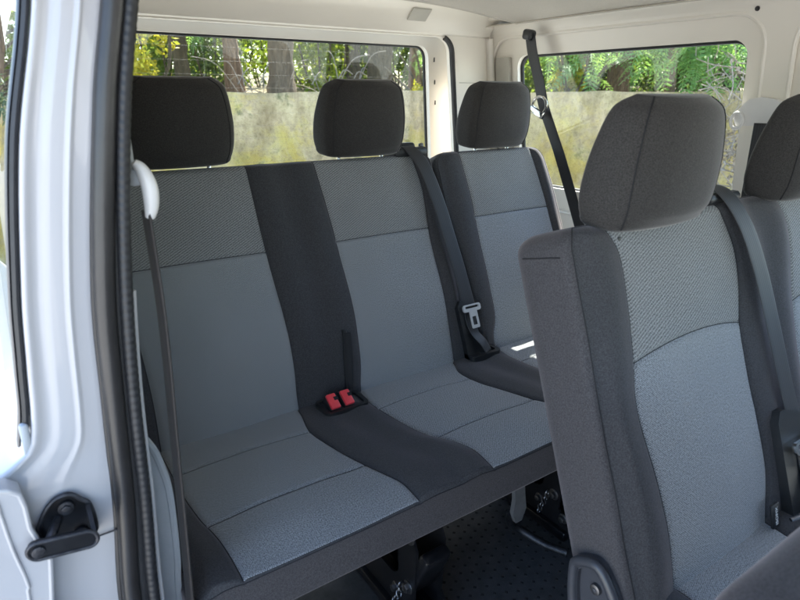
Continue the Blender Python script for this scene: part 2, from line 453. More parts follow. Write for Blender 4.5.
def seat_block(name, parent, mtx, v0, H, uL, uR, T, rt, Ru, rc, bounds, greys, disp, arc=0.0, mat='dark',
               grey_top=0.6, side_mat=None, wob=.0026, rear_r=None):
    """padded block: front (w=0) at top of profile, v runs along its length and ends in a rounded edge at H.
    bounds: functions u(v) of the cloth borders; greys: list of (interval, [v splits], [materials])."""
    splits = sorted({s for g in greys for s in g[1] if v0 < s < H-rt})
    knots = [v0]+splits+[H-rt]
    rows = []
    for a, b in zip(knots, knots[1:]):
        n = max(8, int((b-a)/.007)); c = cosp(n)
        rows += [(a+(b-a)*q, 0.0, 0.0) for q in c[:-1]]
    rows.append((H-rt, 0.0, 0.0))
    for k in range(1, 9):
        a = R(90*k/8); rows.append((H-rt+rt*math.sin(a), rt*(1-math.cos(a)), 0))
    for k in (1, 2, 3): rows.append((H, rt+(T/2-rt)*.97*k/3, k/3))
    nb = len(bounds); NI = 22
    rear_r = rear_r or rc
    verts = []; uvs = []; ringn = None; cls = []
    for (v, e, capk) in rows:
        if v > H-Ru:
            q = min(1.0, (v-(H-Ru))/Ru); eu = Ru-math.sqrt(max(0, Ru*Ru-(q*Ru)**2))
        else: eu = 0.0
        l, r = uL(v)+eu+capk*(T/2-rt)*.6, uR(v)-eu-capk*(T/2-rt)*.6
        c = min(rc, T/2-e-.0005, (r-l)/2*.9); c = max(c, .0008)
        c2 = max(.0008, min(rear_r, T/2-e-.0005))
        us = [l+c]+[min(max(b(v), l+c+.002*(i+1)), r-c-.002*(nb-i)) for i, b in enumerate(bounds)]+[r-c]
        ring = []
        for i in range(nb+1):
            cs = cosp(NI)
            for q in (cs if i == nb else cs[:-1]):
                u = us[i]+(us[i+1]-us[i])*q
                d = disp(u, v)
                edge = min(1, (u-l-c)/.03, (r-c-u)/.03)
                d = d*max(0, edge)
                for b in bounds: d -= .0045*math.exp(-((u-b(v))/.0045)**2)
                vv = v
                for (iv, sp, _) in greys:
                    for sv in sp:
                        if not (v0 < sv < H-rt): continue
                        if iv == i:
                            d -= .0042*math.exp(-((v-sv)/.0042)**2)
                        if i == iv or arc:
                            um = (us[iv]+us[iv+1])/2; hw = (us[iv+1]-us[iv])/2
                            if i == iv: vv += arc*(1-((u-um)/hw)**2)*math.exp(-((v-sv)/.07)**2)
                d += wob*noise.noise(Vector((u*9, v*9, 3.1*(uL(0)+1))))
                fade = max(0, 1-e/rt) if rt > 0 else 1
                ring.append((u, vv, -e+d*fade))
        nf = len(ring)
        # right side, back, left side
        for k in range(1, 5):
            a = R(90*k/4); ring.append((r-c+c*math.sin(a), v, -e-c+c*math.cos(a)))
        zb = -T+e
        for k in range(1, 6): ring.append((r, v, (-e-c)+((zb+c2)-(-e-c))*k/5))
        for k in range(1, 4):
            a = R(90*k/3); ring.append((r-c2+c2*math.cos(a), v, zb+c2-c2*math.sin(a)))
        for k in range(1, 10): ring.append((r-c2+(l-r+2*c2)*k/10, v, zb-.004*math.sin(math.pi*k/10)*(1 if e == 0 else 0)))
        for k in range(0, 4):
            a = R(90*k/3); ring.append((l+c2-c2*math.sin(a), v, zb+c2-c2*math.cos(a)))
        for k in range(1, 6): ring.append((l, v, (zb+c2)+((-e-c)-(zb+c2))*k/5))
        for k in range(1, 4):
            a = R(90*k/4); ring.append((l+c-c*math.cos(a), v, -e-c+c*math.sin(a)))
        ringn = len(ring)
        for q in ring:
            verts.append(mtx @ Vector(q)); uvs.append((q[0], q[1]+(-q[2] if False else 0)))
    nr = len(rows)
    groups = {}
    for i in range(nr-1):
        vm = (rows[i][0]+rows[i+1][0])/2
        for k in range(ringn):
            k2 = (k+1) % ringn
            f = (i*ringn+k, i*ringn+k2, (i+1)*ringn+k2, (i+1)*ringn+k)
            key = ('body', 0)
            if k < nf-1 and not (side_mat and rows[i+1][1] > rt*.75):
                iv = min(k//NI, nb)
                for gi, (gv, sp, ms) in enumerate(greys):
                    if gv == iv and vm < grey_top and (rows[i+1][1] < rt*.75):
                        idx = sum(1 for s in sp if vm > s); key = ('g', gi, idx)
            elif side_mat: key = ('side', 0)
            groups.setdefault(key, []).append(f)
    groups[('body', 0) if not side_mat else ('side', 0)].append(tuple((nr-1)*ringn+k for k in range(ringn)))
    def sub(faces):
        mp = {}; vs = []; uu = []; fs = []
        for f in faces:
            g = []
            for i in f:
                if i not in mp: mp[i] = len(vs); vs.append(verts[i]); uu.append(uvs[i])
                g.append(mp[i])
            fs.append(tuple(g))
        return vs, fs, uu
    vs, fs, uu = sub(groups[('body', 0)])
    body = link(name, vs, fs, mat, parent, True, uu)
    for key, faces in groups.items():
        if key[0] == 'body': continue
        vs, fs, uu = sub(faces)
        if key[0] == 'side': link('side_panel', vs, fs, side_mat, body, True, uu)
        else:
            mname = greys[key[1]][2][key[2]]
            link('cloth_panel', vs, fs, mname, body, True, uu)
    # dark sewn seam round the front panel: up one edge, over the end and down the other
    last = max(i for i in range(nr) if rows[i][2] == 0)
    lim = [i for i in range(nr) if i <= last-2]
    top_ = lim[-1]
    P = [verts[i*ringn] for i in lim]+[verts[top_*ringn+k] for k in range(1, nf-1)]+[verts[i*ringn+nf-1] for i in reversed(lim)]
    Q = [P[0]]
    for q in P[1:]:
        if (q-Q[-1]).length > .004: Q.append(q)
    sm = MB(); sm.tube(Q, .0010, 5); sm.build('seam', 'thread', body)
    def cord(idx):
        Q = []
        for i in idx:
            q = verts[i]+wdir*.0003
            if not Q or (q-Q[-1]).length > .0035: Q.append(q)
        if len(Q) > 3:
            c = MB(); c.tube(Q, .0008, 5); c.build('seam', 'thread', body)
    wdir = (mtx.to_3x3() @ Vector((0, 0, 1)))
    lim2 = [i for i in range(nr) if rows[i][2] == 0 and rows[i][1] < rt*.6]
    for k in range(1, nb+1): cord([i*ringn+k*NI for i in lim2])
    for (iv, sp, _) in greys:
        for sv in sp:
            if not (v0 < sv < H-rt): continue
            i = min(range(nr), key=lambda j: abs(rows[j][0]-sv))
            cord([i*ringn+iv*NI+q for q in range(NI+1)])
    return body

th = math.atan2(.25, .6)
def back_matrix(y, z, tilt=th):
    # local u -> +X, v -> up the back, w -> towards the sitter
    vd = Vector((0, math.sin(tilt), math.cos(tilt))); wd = Vector((0, -math.cos(tilt), math.sin(tilt)))
    m = Matrix(((1, vd.x, wd.x, 0), (0, vd.y, wd.y, y), (0, vd.z, wd.z, z), (0, 0, 0, 1)))
    return m
def cushion_matrix(y, z, tilt=0.0):
    # local u -> +X, v -> forward (-Y), w -> up
    vd = Vector((0, -math.cos(tilt), math.sin(tilt))); wd = Vector((0, math.sin(tilt), math.cos(tilt)))
    return Matrix(((1, vd.x, wd.x, 0), (0, vd.y, wd.y, y), (0, vd.z, wd.z, z), (0, 0, 0, 1)))
def const(c): return lambda v: c
def gauss(x, c, s): return math.exp(-((x-c)/s)**2)

HEADW = lerp_tab([(0, .128), (.018, .140), (.05, .148), (.10, .149), (.14, .143), (.17, .135), (.19, .124), (.205, .096)])
HEADT = lerp_tab([(0, .030), (.018, .041), (.05, .046), (.10, .043), (.15, .036), (.18, .030), (.195, .022), (.205, .010)])
def headrest(parent, cx, y, z, H=.205, tilt=R(-10), mat='head'):
    sc = H/.205
    rows = [0.0, .003, .008, .013, .018]+[.018+(.185-.018)*k/20 for k in range(1, 21)]+[.190, .195, .199, .202, .204, .205]
    N = 64; verts = []; fs = []
    Mx = Matrix.Translation((cx, y, z)) @ Matrix.Rotation(-tilt, 4, 'X')
    seamL = []; seamR = []
    for v in rows:
        a, b = HEADW(v), HEADT(v)
        if v < .018:
            q = v/.018; ins = .018*(1-math.sqrt(max(0, 1-(1-q)**2))); a = HEADW(.018)-ins; b = HEADT(.018)-ins
        for k in range(N):
            w = 2*math.pi*k/N; cw, sw = math.cos(w), math.sin(w)
            x = a*math.copysign(abs(cw)**(2/4.6), cw); yy = b*math.copysign(abs(sw)**(2/4.6), sw)
            x *= 1-.15*(b-yy)/(2*b)                          # sides taper towards the face
            yy += -.022*(1-(x/(a*.85))**2)*min(1, v/.05+.3) if yy < 0 and abs(x) < a*.85 else 0      # padded front face
            wob = .0012*noise.noise(Vector((x*14+cx*5, yy*14, v*14)))
            verts.append(Mx @ Vector((x, yy+wob, v*sc)))
        for L, ang in ((seamL, R(180+40)), (seamR, R(-40))):
            cw, sw = math.cos(ang), math.sin(ang)
            x = a*math.copysign(abs(cw)**(2/4.6), cw); yy = b*math.copysign(abs(sw)**(2/4.6), sw)
            x *= 1-.15*(b-yy)/(2*b)
            yy += -.022*max(0, 1-(x/(a*.85))**2)*min(1, v/.05+.3)
            if .003 < v < .2049: L.append(Mx @ Vector((x*1.004, yy-.0006, v*sc)))
    for i in range(len(rows)-1):
        for k in range(N): fs.append((i*N+k, i*N+(k+1) % N, (i+1)*N+(k+1) % N, (i+1)*N+k))
    fs.append(tuple(range(N))[::-1]); fs.append(tuple((len(rows)-1)*N+k for k in range(N)))
    h = link('headrest', verts, fs, mat, parent)
    for q in (seamL, seamR):
        s = MB(); s.tube(q, .0011, 5); s.build('seam', 'thread', h)
    for sx in (-1, 1):
        p = MB(); bt = Mx @ Vector((sx*.072, .004, .01)); e = Vector((bt.x, bt.y-.004, bt.z-.075))
        p.cyl(e, bt, .0058, 12); p.build('post', 'chrome', h)
        g = MB(); g.cyl((e.x, e.y+.002, bt.z-.040), (e.x, e.y+.003, bt.z-.026), .013, 16, .3); g.build('guide_sleeve', 'blackplastic', h)
    return h

# ================================================================ REAR BENCH
bench = thing('rear_bench', 'long grey and black cloth bench with three headrests in front of the rear window', 'bench seat', None, (.9, 1.1, -1.17))
def root_local(root):
    """parts are modelled in world coordinates; move them under their root"""
    bpy.context.view_layer.update()
    inv = root.matrix_world.inverted()
    for ch in root.children:
        ch.data.transform(inv) if ch.parent == root and ch.type == 'MESH' else None
        for g in ch.children:
            if g.type == 'MESH': g.data.transform(inv)
            else: g.matrix_basis = inv @ g.matrix_basis

b1L = lerp_tab([(-.08, .197), (0, .199), (.11, .203), (.25, .200), (.40, .188), (.64, .165)])
b1R = lerp_tab([(-.08, .538), (.02, .541), (.10, .549), (.21, .552), (.40, .546), (.64, .541)])
b2L = lerp_tab([(-.08, .715), (0, .724), (.08, .741), (.24, .752), (.40, .750), (.46, .748), (.64, .733)])
b2R = lerp_tab([(-.08, 1.05), (.02, 1.053), (.18, 1.063), (.37, 1.066), (.53, 1.079), (.64, 1.064)])
b3L = lerp_tab([(-.08, 1.22), (.03, 1.222), (.09, 1.243), (.17, 1.247), (.42, 1.258), (.48, 1.261), (.64, 1.251)])
b3R = lerp_tab([(-.08, 1.58), (.1, 1.592), (.42, 1.594), (.49, 1.589), (.64, 1.568)])
def pads(spec):
    def f(u, v):
        d = 0
        for (l, r) in spec:
            c = (l(v)+r(v))/2; h = (r(v)-l(v))/2
            t = (u-c)/h
            if abs(t) < 1: d += .011*(1-t*t)*(.55+.45*math.sin(min(1, max(0, v/.64))*math.pi))
            d += .012*gauss(u, l(v)-.045, .04)+.012*gauss(u, r(v)+.045, .04)
        return d+.012*gauss(v, .16, .16)
    return f
MB_rear = back_matrix(1.262, -.76)
G = ['dot', 'twill']
seat_block('double_backrest', bench, MB_rear, -.09, .640, const(.128), lerp_tab([(-.1, 1.137), (.64, 1.140)]), .085, .020, .035, .012,
           [b1L, b1R, b2L, b2R], [(1, [.407], G), (3, [.407], G)], pads([(b1L, b1R), (b2L, b2R)]), 0.0, 'dark', .635)
seat_block('single_backrest', bench, MB_rear, -.09, .640, const(1.143), lerp_tab([(-.1, 1.655), (.45, 1.655), (.64, 1.636)]), .085, .020, .055, .012,
           [b3L, b3R], [(1, [.42], G)], pads([(b3L, b3R)]), 0.0, 'dark', .632)

# cushion: v is measured forward from y = 1.33
def fy(tab): return lerp_tab([(1.33-y, x) for (x, y) in tab])
c1L = fy([(.196, 1.33), (.196, 1.22), (.197, 1.06), (.203, .977), (.212, .917), (.216, .843), (.217, .765)])
c1R = fy([(.545, 1.33), (.532, 1.23), (.514, 1.144), (.521, 1.076), (.551, .944), (.566, .884), (.577, .84), (.575, .78)])
c2L = fy([(.735, 1.33), (.716, 1.234), (.707, 1.166), (.717, 1.056), (.738, .961), (.764, .911), (.778, .851), (.770, .78)])
c2R = fy([(1.07, 1.33), (1.040, 1.24), (1.018, 1.19), (1.021, 1.108), (1.040, 1.04), (1.062, .965), (1.088, .88), (1.092, .78)])
c3L = fy([(1.255, 1.33), (1.225, 1.24), (1.215, 1.16), (1.222, 1.08), (1.245, .97), (1.27, .86), (1.27, .78)])
c3R = fy([(1.59, 1.33), (1.585, 1.2), (1.57, 1.1), (1.58, .98), (1.60, .86), (1.60, .78)])
def cpads(spec):
    def f(u, v):
        d = 0
        for (l, r) in spec:
            c = (l(v)+r(v))/2; h = (r(v)-l(v))/2; t = (u-c)/h
            if abs(t) < 1: d += .010*(1-t*t)*math.sin(min(1, max(0, v/.55))*math.pi)
            d += .012*gauss(u, l(v)-.04, .035)+.010*gauss(u, r(v)+.05, .05)
        return d+.006*gauss(v, .30, .05)*0+.006*gauss(v, .47, .07)
    return f
s1, s2 = 1.33-1.140, 1.33-.945
G3 = ['dot', 'dot', 'dot']
MC_rear = cushion_matrix(1.33, -.768, R(1.2))
cush = seat_block('seat_cushion', bench, MC_rear, 0, .556, const(.128), const(1.655), .088, .008, .02, .012,
                  [c1L, c1R, c2L, c2R, c3L, c3R], [(1, [s1, s2], G3), (3, [s1, s2], G3), (5, [s1, s2], G3)],
                  cpads([(c1L, c1R), (c2L, c2R), (c3L, c3R)]), 0.0, 'dark', .553, 'side', .0034)

for cx in (.382, .897, 1.410):
    headrest(bench, cx, 1.525, -.163, .205)

# buckle pocket between first and second seats
pk = MB(); MCk = MC_rear
pz = -.755
def ck(x, y, z): return Vector((x, y, z))
pk.plate(rr(.572, .698, 1.162, 1.240, .016), [rr(.580, .688, 1.172, 1.232, .010)], lambda a, b, d: Vector((a, b, pz+.006-d)), .018)
bez = pk.build('buckle_bezel', 'blackplastic', bench)
pf = MB(); pf.box((.634, 1.202, pz-.012), (.112, .066, .01)); pf.build('pocket_floor', 'blackplastic', bez)
for bx in (.608, .648):
    bk = MB(); rot = Matrix.Rotation(R(32), 3, 'X')
    bk.box((bx, 1.205, pz+.006), (.031, .050, .024), rot, .004); o = bk.build('buckle', 'blackplastic', bench)
    bt = MB(); bt.box((bx, 1.197, pz+.0180), (.026, .043, .010), rot, .003)
    bt.build('release_button', 'red', o)
    sl = MB(); sl.box((bx+.009, 1.199, pz+.0236), (.012, .010, .004), rot); sl.build('slot', 'thread', o)

# slit in the lower back where the backrests part
sl = MB()
def bp(u, v, w): return MB_rear @ Vector((u, v, w))
for off in (0, .012):
    sl.tube([bp(.703-.028*(1-k/10)+off*1.6*(.25+.75*math.sin(k/10*math.pi))-.004, .005+.160*k/10, .027) for k in range(11)], .0042, 6)
o = sl.build('slit_piping', 'blackplastic', bench)
s2m = MB(); pts = [bp(.703-.028*(1-k/10)+.006, .006+.150*k/10, .0262) for k in range(11)]
s2m.tube(pts, lambda L: .005+.009*math.sin(min(1, .25+L/.2)*math.pi*.75), 10, (1, 0, 0), .6); s2m.build('slit', 'thread', o)

# shoulder belt of the middle place
cover = MB(); cover.box(bp(1.068, .652, -.030), (.125, .075, .030), Matrix.Rotation(R(-8), 3, 'X'), .010)
cover.box(bp(1.055, .668, -.032), (.085, .045, .028), Matrix.Rotation(R(-14), 3, 'X'), .009)
cv = cover.build('belt_outlet', 'blackplastic', bench)
bl = MB(); bl.cyl(bp(1.118, .662, -.012), bp(1.118, .672, -.012), .008, 14); bl.build('bolt', 'steel', cv)
path = spline([bp(1.045, .668, -.055), bp(1.052, .668, -.018), bp(1.062, .650, .008), bp(1.085, .585, .026), bp(1.104, .48, .030), bp(1.117, .36, .030), bp(1.126, .25, .032), bp(1.130, .14, .034)], 8)
ribbon(path, [(1, 0, 0)], .049, .0016, 'shoulder_belt', 'belt', bench)
lap = spline([bp(1.130, .140, .036), bp(1.123, .10, .036), bp(1.128, .06, .040), bp(1.142, .03, .05), bp(1.15, .0, .055)], 8)
ribbon(lap, [(1, 0, 0), (.9, .3, 0), (.7, .5, .4)], lambda t: .047-.012*t, .0016, 'lap_belt', 'lapbelt', bench)
tg = MB(); tz = .043
tz = .050
def bpl(a, b, d): return bp(1.128+a, .140+b, tz-d)
tg.plate(rr(-.034, .034, -.010, .012, .008), [rr(-.026, .026, .000, .007, .003)], bpl, .006)
t_o = tg.build('belt_tongue', 'silver', bench)
t2 = MB(); t2.plate(rr(-.014, .016, -.062, -.008, .004), [rr(-.007, .009, -.052, -.026, .002)], bpl, .003); t2.build('tongue_blade', 'silver', t_o)
flap = MB(); flap.plate([(1.085, .150), (1.098, .168), (1.110, .168), (1.150, .02), (1.165, -.01), (1.085, -.01)], [], lambda a, b, d: bp(a, b, .036-d), .030)
flap.build('buckle_sleeve', 'blackplastic', bench)
po = MB(); po.plate(rr(1.085, 1.200, 1.205, 1.262, .014), [rr(1.130, 1.188, 1.218, 1.250, .008)], lambda a, b, d: Vector((a, b, pz+.012-d)), .02)
p_o = po.build('buckle_bezel', 'blackplastic', bench)
pf = MB(); pf.box((1.158, 1.234, pz-.006), (.066, .04, .008)); pf.build('pocket_floor', 'thread', p_o)

# legs and mechanism under the bench
def rear_leg(x, y0, y1):
    f = MB()
    f.plate([(y1, -.855), (y0+.06, -.855), (y0+.02, -.93), (y0+.03, -1.08), (y0-.02, -1.135), (y1, -1.135)], [rr(y0+.09, y1-.06, -1.05, -.95, .03)],
            lambda a, b, d: Vector((x+d, a, b)), .006)
    f.plate([(y1, -.855), (y0+.06, -.855), (y0+.02, -.93), (y0+.03, -1.08), (y0-.02, -1.135), (y1, -1.135)], [],
            lambda a, b, d: Vector((x+.075+d, a, b)), .006)
    f.box((x+.04, (y0+y1)/2, -1.148), (.11, y1-y0+.02, .030), None, .006)
    f.box((x+.04, y0+.03, -1.00), (.07, .03, .14), Matrix.Rotation(R(25), 3, 'X'), .008)
    o = f.build('leg', 'blacksteel', bench)
    for (yy, zz, rr_) in ((y0+.05, -.90, .016), (y0+.05, -1.045, .011), (y0+.01, -1.10, .010), (y0+.10, -1.085, .009), (y0+.13, -.91, .010)):
        b = MB(); b.cyl((x-.012, yy, zz), (x+.002, yy, zz), rr_, 6 if rr_ < .012 else 18); b.cyl((x-.003, yy, zz), (x+.001, yy, zz), rr_*1.5, 18); b.build('bolt', 'steel', o)
    ch = MB()
    for k in range(7):
        a = k*.9; c = Vector((x-.01+.004*math.sin(a), y0+.065+.006*k*.6, -1.045-.012*k))
        ch.tube([c+Vector((.006*math.cos(q), .0045*math.sin(q)*(k % 2), .008*math.sin(q))) for q in [2*math.pi*j/12 for j in range(12)]], .0018, 6, None, 1, True)
    ch.build('cable_links', 'steel', o)
    return o
rear_leg(.60, .80, 1.16)
rear_leg(1.12, .84, 1.18)
lv = MB(); lv.plate([(.907, -.86), (.917, -.95), (.912, -.985), (.925, -1.018), (.945, -1.018), (.958, -.985), (.95, -.94), (.940, -.86)], [], lambda a, b, d: Vector((a, .842+d, b)), .012)
lv.build('release_lever', 'levergrey', bench)
tb = MB(); tb.tube(spline([(.945, .88, -1.02), (.965, .90, -1.075), (1.00, .895, -1.11), (1.035, .84, -1.135), (1.07, .79, -1.145)], 8), .011, 12)
tb.build('latch_bar', 'greasy', bench)
fr = MB()
fr.box((.88, .93, -.872), (1.45, .03, .026), None, .005); fr.box((.88, 1.18, -.872), (1.45, .03, .026), None, .005)
for xx in (.24, .62, 1.10, 1.56): fr.box((xx, 1.05, -.868), (.03, .28, .02), None, .004)
fr.build('seat_frame', 'blacksteel', bench)
w_ = MB(); w_.tube(spline([(.66, .85, -.86), (.68, .84, -.90), (.70, .86, -.93), (.73, .85, -.90), (.735, .84, -.885)], 8), .003, 8); w_.build('wire_hook', 'steel', bench)
root_local(bench)

# ================================================================ MIDDLE BENCH
mid = thing('middle_bench', 'nearer two seat cloth bench with a dark plastic hinge cover on its end', 'bench seat', None, (1.2, .25, -1.17))
m1L = lerp_tab([(-.1, .785), (0, .793), (.1, .797), (.14, .793), (.24, .784), (.32, .782), (.39, .797), (.48, .811), (.555, .809), (.605, .780)])
m1R = lerp_tab([(-.1, 1.08), (0, 1.095), (.1, 1.113), (.2, 1.111), (.29, 1.113), (.37, 1.120), (.445, 1.143), (.52, 1.150), (.605, 1.118)])
m2L = lerp_tab([(-.1, 1.27), (.10, 1.29), (.26, 1.309), (.37, 1.331), (.48, 1.360), (.55, 1.362), (.605, 1.322)])
m2R = lerp_tab([(-.1, 1.59), (.2, 1.60), (.4, 1.625), (.605, 1.60)])
MB_mid = back_matrix(.378, -.762, math.atan(.3586))
seat_block('backrest', mid, MB_mid, -.16, .608, const(.690), const(1.72), .128, .022, .036, .012,
           [m1L, m1R, m2L, m2R], [(1, [.374], G), (3, [.374], G)], pads([(m1L, m1R), (m2L, m2R)]), .018, 'dark', .60, 'side', .0026, .04)
def mp_(u, v, w): return MB_mid @ Vector((u, v, w))
# sewn seam across the end panel
sm = MB(); sm.tube([mp_(.6895, .565+.001*k, -.014-.078*k/8) for k in range(9)], .0011, 5); sm.build('end_seam', 'thread', mid)
for cx in (.886, 1.390):
    headrest(mid, cx, .580, -.200, .202, R(-8))
# cushion
n1L = fy([(.80, 1.33), (.80, 1.2), (.795, 1.06), (.805, .9), (.81, .78)]); n1R = fy([(1.10, 1.33), (1.085, 1.25), (1.08, 1.15), (1.1, .95), (1.12, .78)])
n2L = fy([(1.29, 1.33), (1.27, 1.25), (1.27, 1.1), (1.30, .95), (1.31, .78)]); n2R = fy([(1.60, 1.33), (1.6, .78)])
MC_mid = cushion_matrix(.43, -.768, R(1.2))
seat_block('seat_cushion', mid, MC_mid, 0, .54, const(.690), const(1.70), .088, .010, .02, .012,
           [n1L, n1R, n2L, n2R], [(1, [s1, s2], G3), (3, [s1, s2], G3)], cpads([(n1L, n1R), (n2L, n2R)]), 0, 'dark', .527, 'side', .0034)
# belt between the two places
cover = MB(); cover.box(mp_(1.150, .618, -.035), (.115, .075, .022), Matrix.Rotation(R(-10), 3, 'X'), .009)
cover.build('belt_outlet', 'blackplastic', mid)
path = spline([mp_(1.125, .64, -.06), mp_(1.135, .640, -.02), mp_(1.146, .615, .006), mp_(1.162, .555, .022), mp_(1.176, .47, .028), mp_(1.186, .36, .030), mp_(1.194, .25, .031), mp_(1.203, .125, .034)], 8)
ribbon(path, [(1, 0, 0)], .052, .0016, 'shoulder_belt', 'belt', mid)
tg = MB()
def mpl(a, b, d): return mp_(1.190+a, .118+b, .050-d)
tg.plate(rr(-.034, .034, -.012, .012, .008), [rr(-.026, .026, .000, .007, .003)], mpl, .007); t_o = tg.build('belt_tongue', 'chrome', mid)
t2 = MB(); t2.plate(rr(-.012, .012, -.05, -.010, .004), [rr(-.006, .006, -.042, -.026, .002)], mpl, .003); t2.build('tongue_blade', 'chrome', t_o)
lap = spline([mp_(1.203, .125, .036), mp_(1.203, .07, .036), mp_(1.20, .03, .045), mp_(1.20, .0, .06), mp_(1.18, -.03, .05)], 8)
ribbon(lap, [(1, 0, 0), (.8, .5, 0)], .045, .0016, 'lap_belt', 'lapbelt', mid)
flap = MB(); flap.plate([(1.135, .175), (1.147, .195), (1.163, .195), (1.225, .17), (1.245, -.01), (1.135, -.01)], [], lambda a, b, d: mp_(a, b, .036-d), .030)
flap.build('buckle_sleeve', 'blackplastic', mid)
# small woven tag at the foot of the back
tb = MB(); tb.box(mp_(1.082, .016, .030), (.026, .006, .046), Matrix.Rotation(-th*.6, 3, 'X'), .002); tgo = tb.build('anchor_tag', 'blackplastic', mid)
def text_mesh(txt, size, mtx, name, mat, parent):
    cu = bpy.data.curves.new(name, 'FONT'); cu.body = txt; cu.size = size; cu.align_x = 'CENTER'; cu.align_y = 'CENTER'; cu.extrude = .0002
    tmp = bpy.data.objects.new(name+'_tmp', cu); COL.objects.link(tmp)
    bpy.context.view_layer.update()
    me = bpy.data.meshes.new_from_object(tmp.evaluated_get(bpy.context.evaluated_depsgraph_get()))
    bpy.data.objects.remove(tmp)
    me.transform(mtx); me.materials.clear(); me.materials.append(M[mat]); me.name = name
    o = bpy.data.objects.new(name, me); COL.objects.link(o); o.parent = parent
    return o
tm = Matrix.Translation(mp_(1.082, .016, .0336)) @ Matrix.Rotation(R(90)-th*.6, 4, 'X') @ Matrix.Rotation(R(90), 4, 'Z')
text_mesh('ISOFIX', .012, tm, 'lettering', 'label', tgo)
st = MB(); st.tube(spline([(1.10, .335, -.742), (1.14, .315, -.735), (1.17, .27, -.742)], 6), .004, 8); st.build('anchor_wire', 'steel', mid)
# hinge cover on the end of the bench
hc = MB(); X0 = .690
DY = -.010
prof = [(.497, -.735), (.490, -.717), (.475, -.706), (.455, -.697), (.440, -.700), (.424, -.716), (.405, -.745), (.380, -.80), (.37, -.86), (.47, -.86), (.492, -.80)]
def inset(pr, k):
    cx = sum(a for a, b in pr)/len(pr); cz = sum(b for a, b in pr)/len(pr)
    return [(a+(cx-a)*k, b+(cz-b)*k) for a, b in pr]
prof = [(q.x+DY, q.y) for q in spline([(a, b, 0) for a, b in prof], 5, True)]
hc.plate(prof, [inset(prof, .30)], lambda a, b, d: Vector((X0-.016+d, a, b)), .020)
hc.plate(inset(prof, .28), [], lambda a, b, d: Vector((X0-.008+d, a, b)), .012)
hco = hc.build('hinge_cover', 'greyplastic', mid, True, 50)
rim = MB(); rim.tube([Vector((X0-.015, a, b)) for a, b in inset(prof, .12)], .009, 10, (1, 0, 0), 1.0, True); rim.build('rim', 'greyplastic', hco)
bo = MB(); bo.cyl((X0-.015, .438, -.752), (X0-.004, .438, -.752), .0095, 18); bo.build('bolt', 'steel', hco)
bo = MB(); bo.cyl((X0-.0165, .438, -.752), (X0-.012, .438, -.752), .004, 6); bo.build('bolt_socket', 'greyplastic', hco)
lg = MB()
for xx in (.82, 1.50):
    lg.box((xx, .30, -1.005), (.05, .26, .31), None, .01); lg.box((xx, .30, -1.15), (.09, .34, .03), None, .006)
lg2 = MB(); lg2.box((1.16, .22, -.872), (.94, .30, .026), None, .005); lg2.build('seat_frame', 'blacksteel', mid)
a = MB(); a.box((.84, .24, -1.005), (.05, .26, .30), None, .01); a.box((.84, .24, -1.152), (.09, .34, .03), None, .006); a.build('leg', 'blacksteel', mid)
a = MB(); a.box((1.50, .24, -1.005), (.05, .26, .30), None, .01); a.box((1.50, .24, -1.152), (.09, .34, .03), None, .006); a.build('leg', 'blacksteel', mid)
root_local(mid)

# ================================================================ FRONT SEAT (only its shoulder is in view)
fs_ = thing('front_seat', 'dark rounded seat back shoulder at the bottom right corner', 'front seat', None, (.60, -.1, -1.17))
MF = back_matrix(-.06, -.822, R(14))
seat_block('backrest', fs_, MF, -.05, .475, const(.40), const(.86), .14, .05, .07, .045, [const(.50), const(.76)], [(1, [.2], ['twill', 'twill'])],
           lambda u, v: .01, 0, 'side', .40)
o = MB(); o.box((.63, -.28, -.86), (.46, .50, .14), None, .04); o.build('seat_cushion', 'side', fs_)
o = MB(); o.box((.63, -.28, -1.04), (.40, .42, .24), None, .02); o.build('pedestal', 'blackplastic', fs_)
root_local(fs_)

# ================================================================ THE VAN
van = thing('passenger_van', 'white passenger van seen through its open side door, cream painted inside', 'van', None, (.85, .9, -1.67))
ZT = .225
def xs(z): return 1.680+(.135-z)*.126
def side_map(off): return lambda a, b, d: Vector((xs(b)+off+d, a, b))
Y0, Y1 = -1.75, 1.86
win1 = rr(.872, 1.715, -.335, .137, .045); win2 = rr(-.60, .700, -.335, .137, .045); win3 = rr(-1.60, -.72, -.335, .137, .045)
st1 = rr(.825, 1.835, -.42, .200, .085); st2 = rr(-.66, .757, -.42, .200, .085)
p = MB(); p.plate([(Y0, -.52), (Y1, -.52), (Y1, ZT), (Y0, ZT)], [st1, st2, rr(-1.61, -.71, -.345, .147, .05)], side_map(0), .012)
side = p.build('side_wall', 'cream', van)
p = MB(); p.plate([(Y0, -.53), (Y1, -.53), (Y1, ZT+.01), (Y0, ZT+.01)], [win1, win2, win3], side_map(.0125), .03)
p.build('window_surround', 'cream', van)
for stp in (st1, st2):
    e = MB(); e.tube([Vector((xs(b)+.004, a, b)) for a, b in stp], .0065, 8, None, 1, True); e.build('pressed_edge', 'cream', side)
for wn in (win1, win2, win3):
    g = MB(); g.plate(wn if False else [(q[0], q[1]) for q in rr(min(a for a, b in wn)-.012, max(a for a, b in wn)+.012, min(b for a, b in wn)-.012, max(b for a, b in wn)+.012, .05)], [], side_map(.044), .004)
    go = g.build('side_window', 'glass', van)
    r_ = MB(); r_.tube([Vector((xs(b)+.036, a, b)) for a, b in wn], .0085, 8, None, 1, True); r_.build('window_seal', 'rubber', go)
